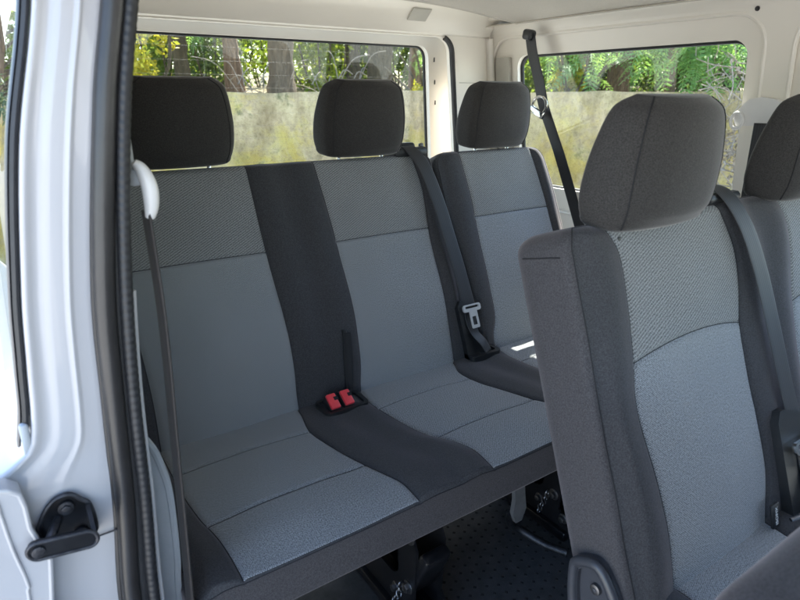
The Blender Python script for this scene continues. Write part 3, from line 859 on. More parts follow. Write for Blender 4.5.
# lower side wall and outer skin
p = MB(); p.box((1.775, (Y0+Y1)/2, -.85), (.03, Y1-Y0, .68)); p.build('lower_side_trim', 'trimgrey', van)
p = MB(); p.plate([(Y0, -1.3), (Y1+.1, -1.3), (Y1+.1, ZT+.115), (Y0, ZT+.115)], [rr(.86, 1.73, -.345, .15, .05), rr(-.61, .710, -.345, .15, .05), rr(-1.61, -.71, -.345, .15, .05)],
                  lambda a, b, d: Vector((min(xs(b), 1.775)+.052+d, a, b)), .006); p.build('outer_skin', 'paint', van)
# cover strip behind the rear side window
p = MB(); p.plate(rr(1.745, 1.815, -.36, .132, .006), [], side_map(-.004), .016); p.build('cover_strip', 'coverbeige', van)
c = MB(); c.cyl((xs(.205)-.003, .855, .205), (xs(.205)+.004, .855, .205), .006, 14); c.build('fixing_hole', 'rubber', van)

# cove between side wall and headliner, swept along the van
def zroof(x): return .285-.052*abs((x-.86)/.78)**3.2
vs = []; fs2 = []; ny = 30
cp = [(1.668, ZT-.012), (1.662, ZT+.004), (1.650, ZT+.014), (1.632, ZT+.018), (1.616, ZT+.014), (1.612, ZT+.010)]
p = MB()
for i in range(ny+1):
    y = Y0+(1.835-Y0)*i/ny
    for (x, z) in cp: vs.append((x, y, z))
n = len(cp)
p.add(vs, [(i*n+k, i*n+k+1, (i+1)*n+k+1, (i+1)*n+k) for i in range(ny) for k in range(n-1)])
p.build('roof_rail', 'cream', van)
# headliner
vs = []; nx, ny = 40, 40
def yend(x):
    t = (x-.86)/.78
    return 1.70-.02*abs(t)**2-.10*max(0, abs(t)-.82)**1.5*4
for j in range(ny+1):
    for i in range(nx+1):
        x = .10+1.525*i/nx; y = Y0+(yend(x)-Y0)*j/ny
        vs.append((x, y, zroof(x)+.004*noise.noise(Vector((x*2, y*2, 0)))))
p = MB(); p.add(vs, [(j*(nx+1)+i, j*(nx+1)+i+1, (j+1)*(nx+1)+i+1, (j+1)*(nx+1)+i) for j in range(ny) for i in range(nx)])
hl = p.build('headliner', 'headliner', van)
e = MB(); e.tube([Vector((.10+1.525*i/60, yend(.10+1.525*i/60), zroof(.10+1.525*i/60)+.003)) for i in range(61)], .006, 8); e.build('headliner_edge', 'headliner', hl)
e = MB(); e.tube([Vector((1.622, Y0+(1.66-Y0)*k/30, zroof(1.622)+.002)) for k in range(31)], .005, 8); e.build('headliner_edge', 'headliner', hl)
p = MB(); p.box((.90, .10, .345), (1.72, 3.85, .03), None, .012); p.build('roof_skin', 'paint', van)
# rear roof beam
vs = []; prof = [(1.685, .020), (1.72, .020), (1.755, .014), (1.785, .000), (1.810, -.022), (1.826, -.045), (1.832, -.055), (1.8345, -.062), (1.842, -.066), (1.87, -.066)]
nb = 50
def beam(x, k):
    y, dz = prof[k]
    zc = zroof(x)*.35+.268*.65
    z = zc+dz if dz > -.03 else .268+dz
    if k < 2: z = max(zroof(x)+.012, zc+dz)
    return (x, y, z)
for i in range(nb+1):
    x = .06+1.60*i/nb
    for k in range(len(prof)): vs.append(beam(x, k))
n = len(prof)
p = MB(); p.add(vs, [(i*n+k, i*n+k+1, (i+1)*n+k+1, (i+1)*n+k) for i in range(nb) for k in range(n-1)]); p.build('rear_roof_beam', 'cream', van)
rot = Matrix.Rotation(R(40), 3, 'X')
p = MB(); p.box((1.30, 1.795, .257), (.078, .052, .006), Matrix.Rotation(R(-40), 3, 'X'), .004); p.build('cover_plate', 'coverbeige', van)
v_ = MB(); vc = Vector((1.135, 1.42, zroof(1.135)-.004))
v_.tube([vc+Vector((.062*math.cos(2*math.pi*k/40), .062*math.sin(2*math.pi*k/40), 0)) for k in range(40)], .006, 8, None, 1, True)
vo = v_.build('roof_vent', 'coverbeige', van)
v_ = MB(); v_.cyl(vc+Vector((0, 0, .0)), vc+Vector((0, 0, .012)), .058, 32); v_.build('vent_cavity', 'rubber', vo)
for k in range(10):
    f = MB(); a = math.pi*k/10; f.box(vc+Vector((.036*math.cos(2*a), .036*math.sin(2*a), -.003)), (.044, .002, .012), Matrix.Rotation(2*a, 3, 'Z') @ Matrix.Rotation(R(35), 3, 'X')); f.build('vent_fin', 'steel', vo)
# rear corner wall with the tailgate opening
op = rr(.20, 1.478, -.80, .198, .05)
def rx(x, z): return x
p = MB(); p.plate([(.02, -1.17), (1.80, -1.17), (1.735, -.30), (1.672, .24), (.09, .24)], [op], lambda a, b, d: Vector((a-(b-.2)*.10*(1 if a > .9 and a < 1.5 else 0), 1.845+d, b)), .03)
rw = p.build('rear_corner_wall', 'cream', van)
e = MB(); e.tube([Vector((a-(b-.2)*.10, 1.842, b)) for a, b in [(1.478, -.8+.05*k) for k in range(20)]+op[:7]], .010, 8); e.build('opening_seal', 'rubber', rw)
e = MB(); e.tube([Vector((xs(z)-.010, 1.838, z)) for z in [-.5+.7*k/20 for k in range(21)]], .016, 10); e.build('pressed_edge', 'cream', rw)
e = MB(); e.box((1.60, 1.8435, .042), (.15, .0035, .002)); e.build('panel_gap', 'coverbeige', rw)
c = MB(); c.cyl((1.575, 1.841, .006), (1.575, 1.846, .006), .0045, 12); c.build('fixing_hole', 'rubber', rw)
# corner post filling rear side corner up to roof
p = MB(); p.box((1.66, 1.79, .270), (.12, .16, .03), None, .012); p.build('corner_cap', 'cream', van)
# tailgate
def tg_map(off): return lambda a, b, d: Vector((a-(b-.17)*.13*(1 if a > .9 else -1), 1.925+(.17-b)*.10+off+d, b))
tail = MB(); twin = rr(.26, 1.435, -.30, .172, .04)
tail.plate([(.12, -.9), (1.60, -.9), (1.55, .22), (.12, .22)], [twin], tg_map(0), .03); to = tail.build('tailgate', 'cream', van)
g = MB(); g.plate(rr(.24, 1.455, -.32, .19, .045), [], tg_map(.034), .004); gw = g.build('rear_window', 'glass', to)
r_ = MB(); r_.tube([tg_map(.028)(a, b, 0) for a, b in twin], .007, 8, None, 1, True); r_.build('window_seal', 'rubber', to)
h = MB()
for k in range(11):
    z = -.26+.04*k; h.tube([tg_map(.031)(.28+1.14*i/12, z, 0) for i in range(13)], .00018, 4)
h.build('heating_wires', 'greyplastic', to)
for zz in (.125, .045, -.03):
    s_ = MB(); s_.box(tg_map(-.001)(1.462, zz, 0), (.004, .003, .016)); s_.build('slot', 'rubber', to)
# floor
p = MB(); p.box((.88, .05, -1.19), (1.76, 3.66, .04))
fl = p.build('rubber_floor', 'floor', van)
stud = MB()
for i in range(34):
    for j in range(60):
        x = .62+.020*2*i/2.0*1.35; y = .45+.028*j*.5*1.0
        if x > 1.45 or y > 1.25: continue
        if (i+j) % 2: continue
        s = .0055; z = -1.1695
        stud.add([(x-s, y, z), (x, y-s, z), (x+s, y, z), (x, y+s, z), (x-s*.6, y, z+.0010), (x, y-s*.6, z+.0010), (x+s*.6, y, z+.0010), (x, y+s*.6, z+.0010)],
                 [(4, 5, 6, 7), (0, 1, 5, 4), (1, 2, 6, 5), (2, 3, 7, 6), (3, 0, 4, 7)])
so = stud.build('stud_pattern', 'thread', fl, False)

# near side: body pillar behind the door opening
xo = lerp_tab([(.30, .10), (.10, .066), (.06, .057), (-.05, .028), (-.216, .000), (-.30, -.010), (-.38, -.020), (-.41, -.032), (-.43, -.062), (-.455, -.105), (-.50, -.13), (-.75, -.15), (-1.2, -.16)])
xso = lerp_tab([(.30, .168), (.10, .131), (.0, .108), (-.22, .071), (-.37, .060), (-.52, .050), (-.66, .036), (-.9, .03), (-1.2, .03)])
xsi = lerp_tab([(.30, .21), (.10, .163), (0, .142), (-.10, .127), (-.236, .112), (-.37, .102), (-.52, .096), (-.66, .088), (-.9, .083), (-1.2, .08)])
YP = .752
colsA = [(-1, 1.90), (-1, .86), (-1, .79)]
tprof = [(0.0, .022), (.006, .010), (.02, .002), (.05, 0), (.10, .0006), (.14, .002), (.19, .003), (.26, .003), (.32, .0018), (.36, .0006), (.42, 0), (.58, .000), (.63, -.0004), (.655, -.0020), (.68, -.0022), (.705, -.0006), (.75, 0), (.90, 0), (.97, .0), (1.0, .001), (1.02, .02), (1.05, .05)]
NZ = 110; vs = []; ncol = None
for i in range(NZ+1):
    z = .30-1.5*i/NZ; a, b = xo(z), xso(z); row = []
    low = 1/(1+math.exp((z+.43)*90))        # lower body: plain face, the recess fades out
    for yy in (1.90, 1.4, 1.0, .85, .80): row.append((a-.001+max(0, a)*(yy/.76-1)*1.03+.004*(yy-.78), yy, z))
    for t, dy in tprof:
        w = (b-a)
        tt = t
        y = YP+dy*(1-low*.8 if .05 < t < .9 else 1)
        # shallow pressed step at the height of the striker plate
        y -= .004*(1/(1+math.exp((z+.445)*140)))
        row.append((a+w*tt, y, z))
    for (x, y) in ((xsi(z)-.012, YP+.02), (xsi(z)-.006, YP+.06), (xsi(z)-.004, YP+.12)): row.append((x, y, z))
    ncol = len(row); vs += row
p = MB(); p.add(vs, [(i*ncol+k, (i+1)*ncol+k, (i+1)*ncol+k+1, i*ncol+k+1) for i in range(NZ) for k in range(ncol-1)])
pil = p.build('door_pillar', 'paint', van, True, 60)
# pillar end plate to close the hollow behind
# window rubber on the outer edge
for (d0, d1, yy, mat, nm, zb) in ((-.0080, -.0005, .762, 'rubber', 'window_rubber', -.385), (-.0118, -.0080, .768, 'greyplastic', 'window_rubber_lip', -.402)):
    b = MB(); vs = []
    for i in range(61):
        z = .30-(.30-zb)*i/60; x0, x1 = xo(z)+d0, xo(z)+d1
        if z < -.36: x0, x1 = xo(-.36)-.02*(-.36-z)/.1+d0, xo(-.36)-.02*(-.36-z)/.1+d1
        vs += [(x0, yy+.02, z), (x0, yy, z), ((x0+x1)/2, yy-.003, z), (x1, yy, z), (x1, yy+.02, z)]
    b.add(vs, [(i*5+k, (i+1)*5+k, (i+1)*5+(k+1) % 5, i*5+(k+1) % 5) for i in range(60) for k in range(5)]+[(0, 1, 2, 3, 4), (304, 303, 302, 301, 300)])
    b.build(nm, mat, pil)
b = MB(); b.box((xo(-.39)-.004, .760, -.392), (.010, .012, .045), None, .004); b.build('rubber_end', 'trimgrey', pil)
# door seal: outer tube, dark groove, ribbed edge trim
zz = [.29-1.45*k/160 for k in range(161)]
def sx(z, t): return xso(z)+(xsi(z)-xso(z))*t
s_ = MB(); s_.tube([Vector((sx(z, .30), .746, z)) for z in zz], lambda L: .0125, 14, (1, 0, 0), 1.0); seal = s_.build('door_seal', 'rubbershine', van)
s_ = MB(); s_.tube([Vector((sx(z, .05), .750, z)) for z in zz], .0042, 8, (1, 0, 0)); s_.build('seal_lip', 'rubbershine', seal)
s_ = MB(); s_.tube([Vector((sx(z, .62), .758, z)) for z in zz], .014, 10, (1, 0, 0)); s_.build('seal_groove', 'rubber', seal)
zr = [.29-1.45*k/1300 for k in range(1301)]
s_ = MB(); s_.tube([Vector((sx(z, .84), .744, z)) for z in zr], lambda L: .0078+.00025*math.sin(2*math.pi*L/.0102), 14, (1, 0, 0), 1.2); s_.build('ribbed_trim', 'rubber', seal)
s_ = MB(); s_.tube([Vector((sx(z, 1.03)+.001, .752, z)) for z in zz if z < -.22], .0040, 8, (1, 0, 0)); s_.build('pillar_flange', 'paint', seal)
# header over the door opening, closed front door and the front end of the body
p = MB(); p.box((.085, -.50, .262), (.13, 2.50, .14), None, .03); p.build('door_header', 'paint', van)
p = MB(); p.plate([(-1.75, -1.2), (-.30, -1.2), (-.30, .20), (-1.75, .20)], [rr(-1.60, -.45, -.33, .12, .06)], lambda a, b, d: Vector((-.08+(max(b, -.4)+.4)*.18+d, a, b)), .06); p.build('front_door', 'paint', van)
p = MB(); p.plate([(.0, -1.2), (1.78, -1.2), (1.70, .30), (.06, .30)], [rr(.16, 1.60, -.35, .20, .08)], lambda a, b, d: Vector((a, -1.80-(b<0)*0+d, b)), .04); p.build('front_end', 'greyplastic', van)
# near side wall behind the pillar (inside face, with window) and inner trim
def nx_(z): return -xo(z)
p = MB()
nw = rr(.93, 1.78, -.36, .15, .045)
p.plate([(.80, -1.2), (1.88, -1.2), (1.88, .27), (.80, .27)], [nw], lambda a, b, d: Vector((.020+(max(b, -.4)+.2)*.22+d, a, b)), .03); p.build('near_side_wall', 'cream', van)
g = MB(); g.plate(rr(.91, 1.80, -.38, .17, .045), [], lambda a, b, d: Vector((.012+(max(b, -.4)+.2)*.22+d, a, b)), .004); g.build('side_window', 'glass', van)
tr = MB(); ol = [(.055, -1.16), (.055, -.45), (.100, -.466), (.118, -.492), (.128, -.53), (.134, -.585), (.131, -.70), (.124, -.80), (.12, -1.16)]
tr.plate([(q[0], q[1]) for q in ol], [], lambda a, b, d: Vector((a, .83+d, b)), .30); tr.build('pillar_trim', 'trimgrey', van)
rim = MB(); rim.tube(spline([(a, .832, b) for a, b in ol[1:]], 6), .006, 8); rim.build('pillar_trim_edge', 'trimgrey', van)
# striker
sk = MB()
bp_out = [(q.x, q.y) for q in spline([(a, b, 0) for a, b in [(-.036, -.503), (-.031, -.484), (-.020, -.466), (-.008, -.458), (.006, -.459), (.016, -.470), (.024, -.482), (.026, -.52), (.015, -.548), (-.01, -.552), (-.028, -.535)]], 4, True)]
bp_out = [(a, max(b-.013, -.536)) for a, b in bp_out]
sk.plate(bp_out, [], lambda a, b, d: Vector((a, .742+d, b)), .006)
sk.plate([(.742, -.490), (.742, -.540), (.706, -.528), (.702, -.508), (.716, -.495)], [], lambda a, b, d: Vector((.024-d*(1), a, b)), .005)
arm = rr(-.049, .024, -.523, -.500, .0112)
sk.plate([(a, b-(a+.01)*.15) for a, b in arm], [], lambda a, b, d: Vector((a, .700+d, b)), .008)
so_ = sk.build('striker', 'blacksteel', van)
rimm = MB(); rimm.tube([Vector((a, .741, b)) for a, b in bp_out], .003, 8, None, 1, True); rimm.tube([Vector((a, .7005, b-(a+.01)*.15)) for a, b in arm], .0025, 8, None, 1, True); rimm.build('striker_rim', 'greasy', so_)
pn = MB(); pn.cyl((-.012, .742, -.500), (-.030, .703, -.509), .0058, 14); pn.build('pin', 'greasy', so_)
for (x, z) in ((-.002, -.487), (.008, -.532)):
    b = MB(); b.cyl((x, .736, z), (x, .743, z), .0095, 18); b.cyl((x, .733, z), (x, .740, z), .0058, 6); b.build('bolt', 'greasy', so_)
b = MB(); b.cyl((-.038, .697, -.5075), (-.038, .702, -.5075), .0075, 18); b.build('rivet', 'greasy', so_)
# lower outer cover beside the striker
lp = [(-.22, -.415), (-.075, -.420), (-.055, -.427), (-.044, -.437), (-.0415, -.455), (-.042, -.485), (-.036, -.512), (-.0295, -.538), (-.034, -.570), (-.040, -.61), (-.045, -.90), (-.22, -.90)]
p = MB(); p.plate(lp, [], lambda a, b, d: Vector((a, .718+d, b)), .03); lo = p.build('body_end_cover', 'paint', van)
e = MB(); e.tube([Vector((a, .7195, b)) for a, b in lp[1:-1]], .0032, 8); e.tube(spline([(-.066, .717, -.435), (-.063, .717, -.50), (-.057, .717, -.56), (-.060, .717, -.60), (-.064, .717, -.9)], 6), .0022, 8); e.build('rolled_edge', 'paint', lo)
b = MB(); b.box((-.068, .738, -.408), (.020, .02, .016), None, .004); b.build('rail_end', 'rubber', lo)
e = MB(); e.box((.034, .7445, -.5485), (.036, .002, .0014)); e.build('panel_gap', 'greyplastic', pil)

# near shoulder belt with its upper guide
gd = MB(); gd.tube(spline([(.1410, .772, -.076), (.149, .772, -.086), (.1545, .770, -.106), (.1540, .770, -.128), (.1505, .772, -.144)], 8), lambda L: .0098*math.sqrt(max(.03, 1-((L-.038)/.042)**2)), 14)
belt = gd.build('belt_guide', 'whiteplastic', van)
gd = MB(); gd.box((.138, .800, -.070), (.014, .03, .05), None, .006); gd.cyl((.139, .775, -.095), (.150, .80, -.095), .010, 14); gd.build('belt_anchor', 'trimgrey', belt)
path = spline([(.1490, .783, -.138), (.1500, .782, -.20), (.1500, .780, -.27), (.1475, .780, -.36), (.1435, .780, -.45), (.138, .780, -.60), (.132, .780, -.75), (.125, .79, -1.0), (.12, .80, -1.15)], 8)
ribbon(path, [(-.04, .99, 0)], .038, .0040, 'near_belt', 'beltgrey', belt)
# far shoulder belt
an = MB(); an.box((1.628, 1.598, .196), (.034, .040, .034), Matrix.Rotation(R(12), 3, 'X'), .008); ao = an.build('belt_anchor', 'blackplastic', van)
path = spline([(1.630, 1.595, .195), (1.632, 1.578, .13), (1.634, 1.545, .05), (1.634, 1.513, -.035), (1.638, 1.47, -.12), (1.642, 1.42, -.215), (1.645, 1.32, -.42), (1.65, 1.27, -.55)], 8)
ribbon(path, [(.05, .9, .40), (.05, .9, .45)], .050, .0018, 'far_belt', 'belt', ao)
tg = MB()
rc_ = Vector((1.618, 1.515, -.036))
tg.tube([rc_+Vector((-.002, .032*math.cos(2*math.pi*k/28), .030*math.sin(2*math.pi*k/28))) for k in range(28)], .0050, 8, None, 1, True)
tg.box(rc_+Vector((-.006, .006, -.022)), (.012, .066, .022), Matrix.Rotation(R(25), 3, 'X'), .003); tgo2 = tg.build('belt_tongue', 'chrome', ao)
tg = MB(); tg.cyl(rc_+Vector((-.010, .003, .004)), rc_+Vector((.004, .003, .004)), .010, 14); tg.build('stop_button', 'rubber', tgo2)
# guide of the middle row belt on the far pillar
gd = MB(); gd.plate([(.872, -.060), (.866, -.042), (.835, -.012), (.805, -.006), (.770, -.012), (.74, -.03), (.74, -.075), (.862, -.080)], [], lambda a, b, d: Vector((xs(b)-.026+d, a, b)), .028)
go2 = gd.build('belt_guide', 'whiteplastic', van)
l_ = MB(); l_.tube([Vector((xs(-.05)-.03, .858+.016*math.cos(2*math.pi*k/20), -.066+.020*math.sin(2*math.pi*k/20))) for k in range(20)], .0045, 8, None, 1, True); l_.build('guide_loop', 'whiteplastic', go2)
path = spline([(1.665, .785, -.07), (1.668, .785, -.20), (1.68, .79, -.40), (1.70, .80, -.7)], 8)
ribbon(path, [(0, 1, 0)], .046, .0018, 'far_belt', 'belt', go2)
# bright edge of the next window surround
root_local(van)

# ================================================================ OUTSIDE
def structure(o): o['kind'] = 'structure'; return o
g = link('ground', [(-150, -150, -1.67), (150, -150, -1.67), (150, 150, -1.67), (-150, 150, -1.67)], [(0, 1, 2, 3)], 'ground'); structure(g)
def polar(az, r): return Vector((math.sin(R(az))*r, math.cos(R(az))*r, 0))
# garden wall: one straight run behind and beside the van
wd = Vector((2.6, -1.8, 0)).normalized(); wn = Vector((.569, .822, 0))
wc = Vector((2.6, 5.0, 0))
w = MB(); NX, NZ2 = 140, 20
def wtop(s): return .025+.02*noise.noise(Vector((s*.9, 0, 0)))+.012*noise.noise(Vector((s*5, 2, 0)))
S0, S1 = -7.0, 8.5
prof = [(0, -1.75), (0, -1.2), (0, -.6), (0, -.2), (0, -.03), (.012, 0.0), (.23, .0), (.25, -.03), (.25, -1.75)]
vs = []
for i in range(NX+1):
    s = S0+(S1-S0)*i/NX; b = wc+wd*s
    for k, (dp, z) in enumerate(prof):
        zz_ = z+(wtop(s) if z > -.05 else 0)
        bumpy = .012*noise.noise(Vector((s*3, z*3, 1)))
        q = b+wn*(dp+bumpy*(1 if dp < .1 else 0)); vs.append((q.x, q.y, zz_))
n = len(prof)
w.add(vs, [(i*n+k, i*n+k+1, (i+1)*n+k+1, (i+1)*n+k) for i in range(NX) for k in range(n-1)]+[tuple(range(n)), tuple(NX*n+k for k in range(n))])
tag(w.build('garden_wall', 'wall'), 'long weathered concrete garden wall with yellow lichen behind the van windows', 'wall')
# earth bank behind the wall
vs = []
for i in range(61):
    s = -12+26*i/60
    for k in range(21):
        t = .26+k*.7; q = wc+wd*s+wn*t
        vs.append((q.x, q.y, -.10+.05*t+.10*noise.noise(Vector((q.x*.7, q.y*.7, 0)))+(.10 if k == 0 else 0)*0))
structure(link('bank', vs, [(i*21+k, i*21+k+1, (i+1)*21+k+1, (i+1)*21+k) for i in range(60) for k in range(20)], 'bank'))

def leaf(mb, p, d, L, W):
    """one leaf: bent rhombus along d"""
    d = d.normalized(); r = Vector((random.uniform(-1, 1), random.uniform(-1, 1), random.uniform(-1, 1)))
    s = d.cross(r).normalized(); nn = d.cross(s)
    b = len(mb.v)
    mb.v += [p, p+d*L*.5+s*W*.5+nn*L*.06, p+d*L, p+d*L*.5-s*W*.5+nn*L*.06]
    mb.f.append((b, b+1, b+2, b+3))
def rdir(): 
    while True:
        v = Vector((random.uniform(-1, 1), random.uniform(-1, 1), random.uniform(-1, 1)))
        if .05 < v.length < 1: return v.normalized()
def clumpy(center, rad, n_cl, per, L, W, mat, name, parent, clr=.35, zmin=-.2):
    mb = MB()
    for c in range(n_cl):
        q = rdir(); rr_ = random.random()**.45
        cc = Vector(center)+Vector((q.x*rad[0], q.y*rad[1], q.z*rad[2]))*rr_
        cr = clr*random.uniform(.5, 1.2)
        for k in range(per):
            p = cc+rdir()*cr*random.random()**.6
            if p.z < zmin: continue
            l = L*random.uniform(.6, 1.3)
            leaf(mb, p, rdir()+Vector((0, 0, -.5)), l, l*W)
    return link(name, mb.v, mb.f, mat, parent, False)
def trunk_mesh(base, top, r0, r1, name, mat, parent, lean=.1, branches=4, knots=10):
    mb = MB(); P = []
    for k in range(knots+1):
        t = k/knots; q = base.lerp(top, t)+Vector((noise.noise(Vector((base.x, t*3, 1))), noise.noise(Vector((base.y, t*3, 7))), 0))*lean*t
        P.append(q)
    Ltot = (top-base).length
    pts = spline(P, 6)
    seg = 16
    mb.tube(pts, lambda L: (r0+(r1-r0)*min(1, L/Ltot))*(1+.35*math.exp(-L/.18)), seg)
    for i, v in enumerate(mb.v):
        mb.v[i] = v+Vector((noise.noise(v*7), noise.noise(v*7+Vector((9, 0, 0))), 0))*r0*.28
    for b in range(branches):
        t = random.uniform(.35, .95); s = base.lerp(top, t); d = rdir(); d.z = abs(d.z)*.6
        L = random.uniform(.6, 1.5); e = s+d*L
        mb.tube(spline([s, s+d*L*.5+Vector((0, 0, .1)), e], 5), lambda q, L=L: max(.006, r1*.5*(1-q/L*.8)), 7)
    return mb.build(name, mat, parent)

def tree(label, az, r, h, r0, bmat, lmat, crown_c, crown_r, ncl, per, L, clr=.4, leanx=0.0, group='trees behind the wall', name='tree'):
    b = polar(az, r); b.z = -.15
    t = thing(name, label, 'tree', group, b)
    top = Vector((leanx, 0, h))
    trunk_mesh(Vector((0, 0, 0)), top, r0, r0*.6, 'trunk', bmat, t)
    clumpy((crown_c[0], crown_c[1], crown_c[2]+1.3), crown_r, int(ncl*.38), per, L, .5, lmat, 'crown', t, clr, .6)
    return t
tree('dark slim trunk seen over the left headrest through the rear window', 15.2, 7.6, 4.5, .085, 'bark_dark', 'leaf_mid', (0, 0, 2.6), (1.7, 1.5, 2.0), 60, 60, .11)
tree('reddish brown trunk with a bent foot between the first two rear headrests', 19.8, 7.2, 4.2, .075, 'bark_brown', 'leaf_fern', (0, 0, 2.4), (1.4, 1.3, 1.6), 45, 55, .10, .35, -.3)
tree('thick stringy barked trunk standing just left of the middle headrest', 23.6, 7.0, 5.0, .135, 'bark_grey', 'leaf_mid', (0, 0, 3.0), (1.9, 1.6, 1.9), 60, 55, .11)
tree('olive grey trunk rising above the left half of the middle headrest', 30.0, 8.2, 4.6, .095, 'bark_dark', 'leaf_dark', (0, 0, 2.4), (1.6, 1.5, 1.9), 60, 60, .10)
tree('broad dark trunk rising above the right half of the middle headrest', 32.4, 7.6, 4.6, .145, 'bark_dark', 'leaf_dark', (.3, 0, 2.6), (1.7, 1.6, 2.0), 70, 60, .10)
tree('red brown trunk at the right end of the rear window', 35.6, 7.2, 4.6, .075, 'bark_brown', 'leaf_dark', (0, 0, 2.4), (1.2, 1.3, 1.7), 50, 60, .10)
tree('red brown trunk among the hanging leaves in the far side window', 53.4, 7.2, 4.6, .115, 'bark_brown', 'leaf_dark', (.6, .8, 3.4), (1.2, 1.1, 1.2), 40, 60, .10)
# big leaning trunk outside, left of the pillar
t = thing('tree', 'big grey forked trunk seen at the far left edge outside the van', 'tree', 'trees behind the wall', polar(2.5, 7.0)+Vector((0, 0, -.2)))
trunk_mesh(Vector((-.16, 0, 0)), Vector((.18, .1, 2.6)), .15, .12, 'trunk', 'bark_grey', t, .05, 3)
trunk_mesh(Vector((-.15, .1, .2)), Vector((.22, .2, 1.0)), .07, .05, 'limb', 'bark_grey', t, .05, 2)
clumpy((0, 0, 3.4), (1.6, 1.5, 1.3), 28, 50, .11, .5, 'leaf_mid', 'crown', t, .4, 1.4)

# shrubs
def shrub(label, az, r, c, rad, ncl, per, L, mat, clr=.28, W=.5, group='shrubs behind the wall', name='shrub'):
    b = polar(az, r); b.z = -.1
    t = thing(name, label, 'shrub', group, b)
    st = MB()
    for k in range(7):
        d = rdir(); d.z = abs(d.z)+.6
        st.tube(spline([(0, 0, 0), d*.35+Vector((.05, 0, 0)), d*.5+Vector(c)*.6], 4), .012, 6)
    st.build('stem', 'bark_dark', t)
    clumpy(c, rad, ncl, per, L, W, mat, 'foliage', t, clr, -.05)
    return t
shrub('yellow flowering shrub at the left edge of the rear window', 12.1, 7.3, (0, 0, .65), (.30, .4, .75), 26, 50, .07, 'leaf_yellow', .16)
shrub('loose pale green shrub behind the slim dark trunk', 14.5, 9.5, (0, 0, .9), (1.0, .8, .9), 40, 45, .09, 'leaf_mid')
shrub('bright sunlit green bush right of the thick stringy trunk', 26.6, 8.4, (0, 0, .75), (.50, .6, .95), 46, 60, .085, 'leaf_bright', .26)
shrub('airy green bush between the thick trunk and the red brown one', 21.8, 9.5, (0, 0, .7), (.6, .8, .8), 22, 40, .085, 'leaf_bright')
shrub('dark evergreen shrub filling the right third of the rear window', 34.0, 9.2, (0, 0, .9), (1.3, .9, 1.1), 90, 60, .085, 'leaf_dark')
shrub('low yellow edged plant on the wall at the right of the rear window', 36.6, 6.6, (0, 0, .10), (.28, .2, .10), 14, 40, .06, 'leaf_yellow', .1)
shrub('pale yellow green shrub at the left of the far side window', 46.5, 7.4, (0, 0, .5), (.5, .5, .7), 32, 55, .09, 'leaf_mid', .25)
shrub('small yellow flowering plant beside the reddish trunk in the side window', 49.4, 6.6, (0, 0, .34), (.10, .14, .34), 12, 50, .07, 'leaf_yellow', .1)
shrub('dark leafy bush low between the side window trunk and the belt', 51.2, 7.8, (0, 0, .4), (.5, .5, .5), 36, 60, .08, 'leaf_dark', .25)
shrub('mid green bush behind the hanging leaves of the side window', 57.5, 8.6, (0, 0, .8), (.9, .9, .9), 60, 60, .09, 'leaf_mid', .3)
shrub('deep green hedge shrub low behind the hanging leaves', 60.0, 8.0, (0, 0, .5), (.8, .8, .6), 60, 60, .08, 'leaf_dark', .3)
shrub('green conifer bush beyond the pillar at the far left edge', 1.0, 6.2, (-.1, 0, .02), (.35, .3, .22), 30, 60, .07, 'leaf_cedar', .14, .25)
shrub('yellow green plant low against the wall at the far left edge', .6, 6.0, (-.1, 0, -.55), (.4, .3, .35), 24, 50, .08, 'leaf_yellow', .16)

shrub('leafy green bush filling the gap left of the slim dark trunk', 13.6, 8.6, (0, 0, .8), (.45, .5, .9), 46, 55, .08, 'leaf_mid', .24)
shrub('dark green bush filling the gap between the slim dark trunk and the red brown one', 17.5, 8.4, (0, 0, .8), (.55, .5, .9), 56, 55, .08, 'leaf_dark', .24)
shrub('mid green bush close behind the olive grey trunk', 30.5, 9.4, (0, 0, .8), (.7, .5, .9), 60, 55, .08, 'leaf_dark', .26)
shrub('tall leafy bush behind the forked trunk at the far left edge', 2.2, 9.5, (0, 0, 1.1), (.8, .6, 1.4), 90, 60, .09, 'leaf_mid', .28)
shrub('tall dark green laurel behind the slim dark trunk at the left of the rear window', 17.0, 10.5, (0, 0, 1.0), (1.3, .8, 1.1), 80, 55, .09, 'leaf_dark')
shrub('deep green bush standing in the gap right of the thick stringy trunk', 27.5, 10.5, (0, 0, 1.1), (1.2, .8, 1.2), 70, 55, .09, 'leaf_mid')
shrub('dark bush behind the left part of the far side window', 47.0, 9.5, (0, 0, .9), (1.6, .8, 1.1), 90, 55, .09, 'leaf_dark')
shrub('dark bush behind the right part of the far side window', 56.0, 10.5, (0, 0, 1.0), (1.8, .8, 1.2), 100, 55, .09, 'leaf_dark')
# trees with hanging pinnate leaves in front of the trunks
def frond(mb, base, d, L):
    n = 12; d = d.normalized(); side = d.cross(Vector((0, 0, 1)))
    if side.length < .1: side = Vector((1, 0, 0))
    side.normalize(); P = base.copy(); step = L/n
    roll = random.uniform(-.7, .7)
    side = (side*math.cos(roll)+Vector((0, 0, 1))*math.sin(roll)).normalized()
    for k in range(n+1):
        t = k/n
        dd = (d+Vector((0, 0, -.9*t))).normalized()
        ll = L*.17*math.sin(math.pi*(.18+.78*t))*random.uniform(.85, 1.15)
        for s in (-1, 1):
            ld = (side*s+dd*.45+Vector((0, 0, -.18))).normalized()
            up = dd.cross(ld).normalized(); w_ = dd*(ll*.17)
            b = len(mb.v); q = P+ld*.004
            mb.v += [q, q+ld*ll*.45+w_, q+ld*ll, q+ld*ll*.45-w_]
            mb.f.append((b, b+1, b+2, b+3))
        b = len(mb.v); e = P+dd*step; ww = side*.0025
        mb.v += [P-ww, P+ww, e+ww, e-ww]; mb.f.append((b, b+1, b+2, b+3))
        P = e
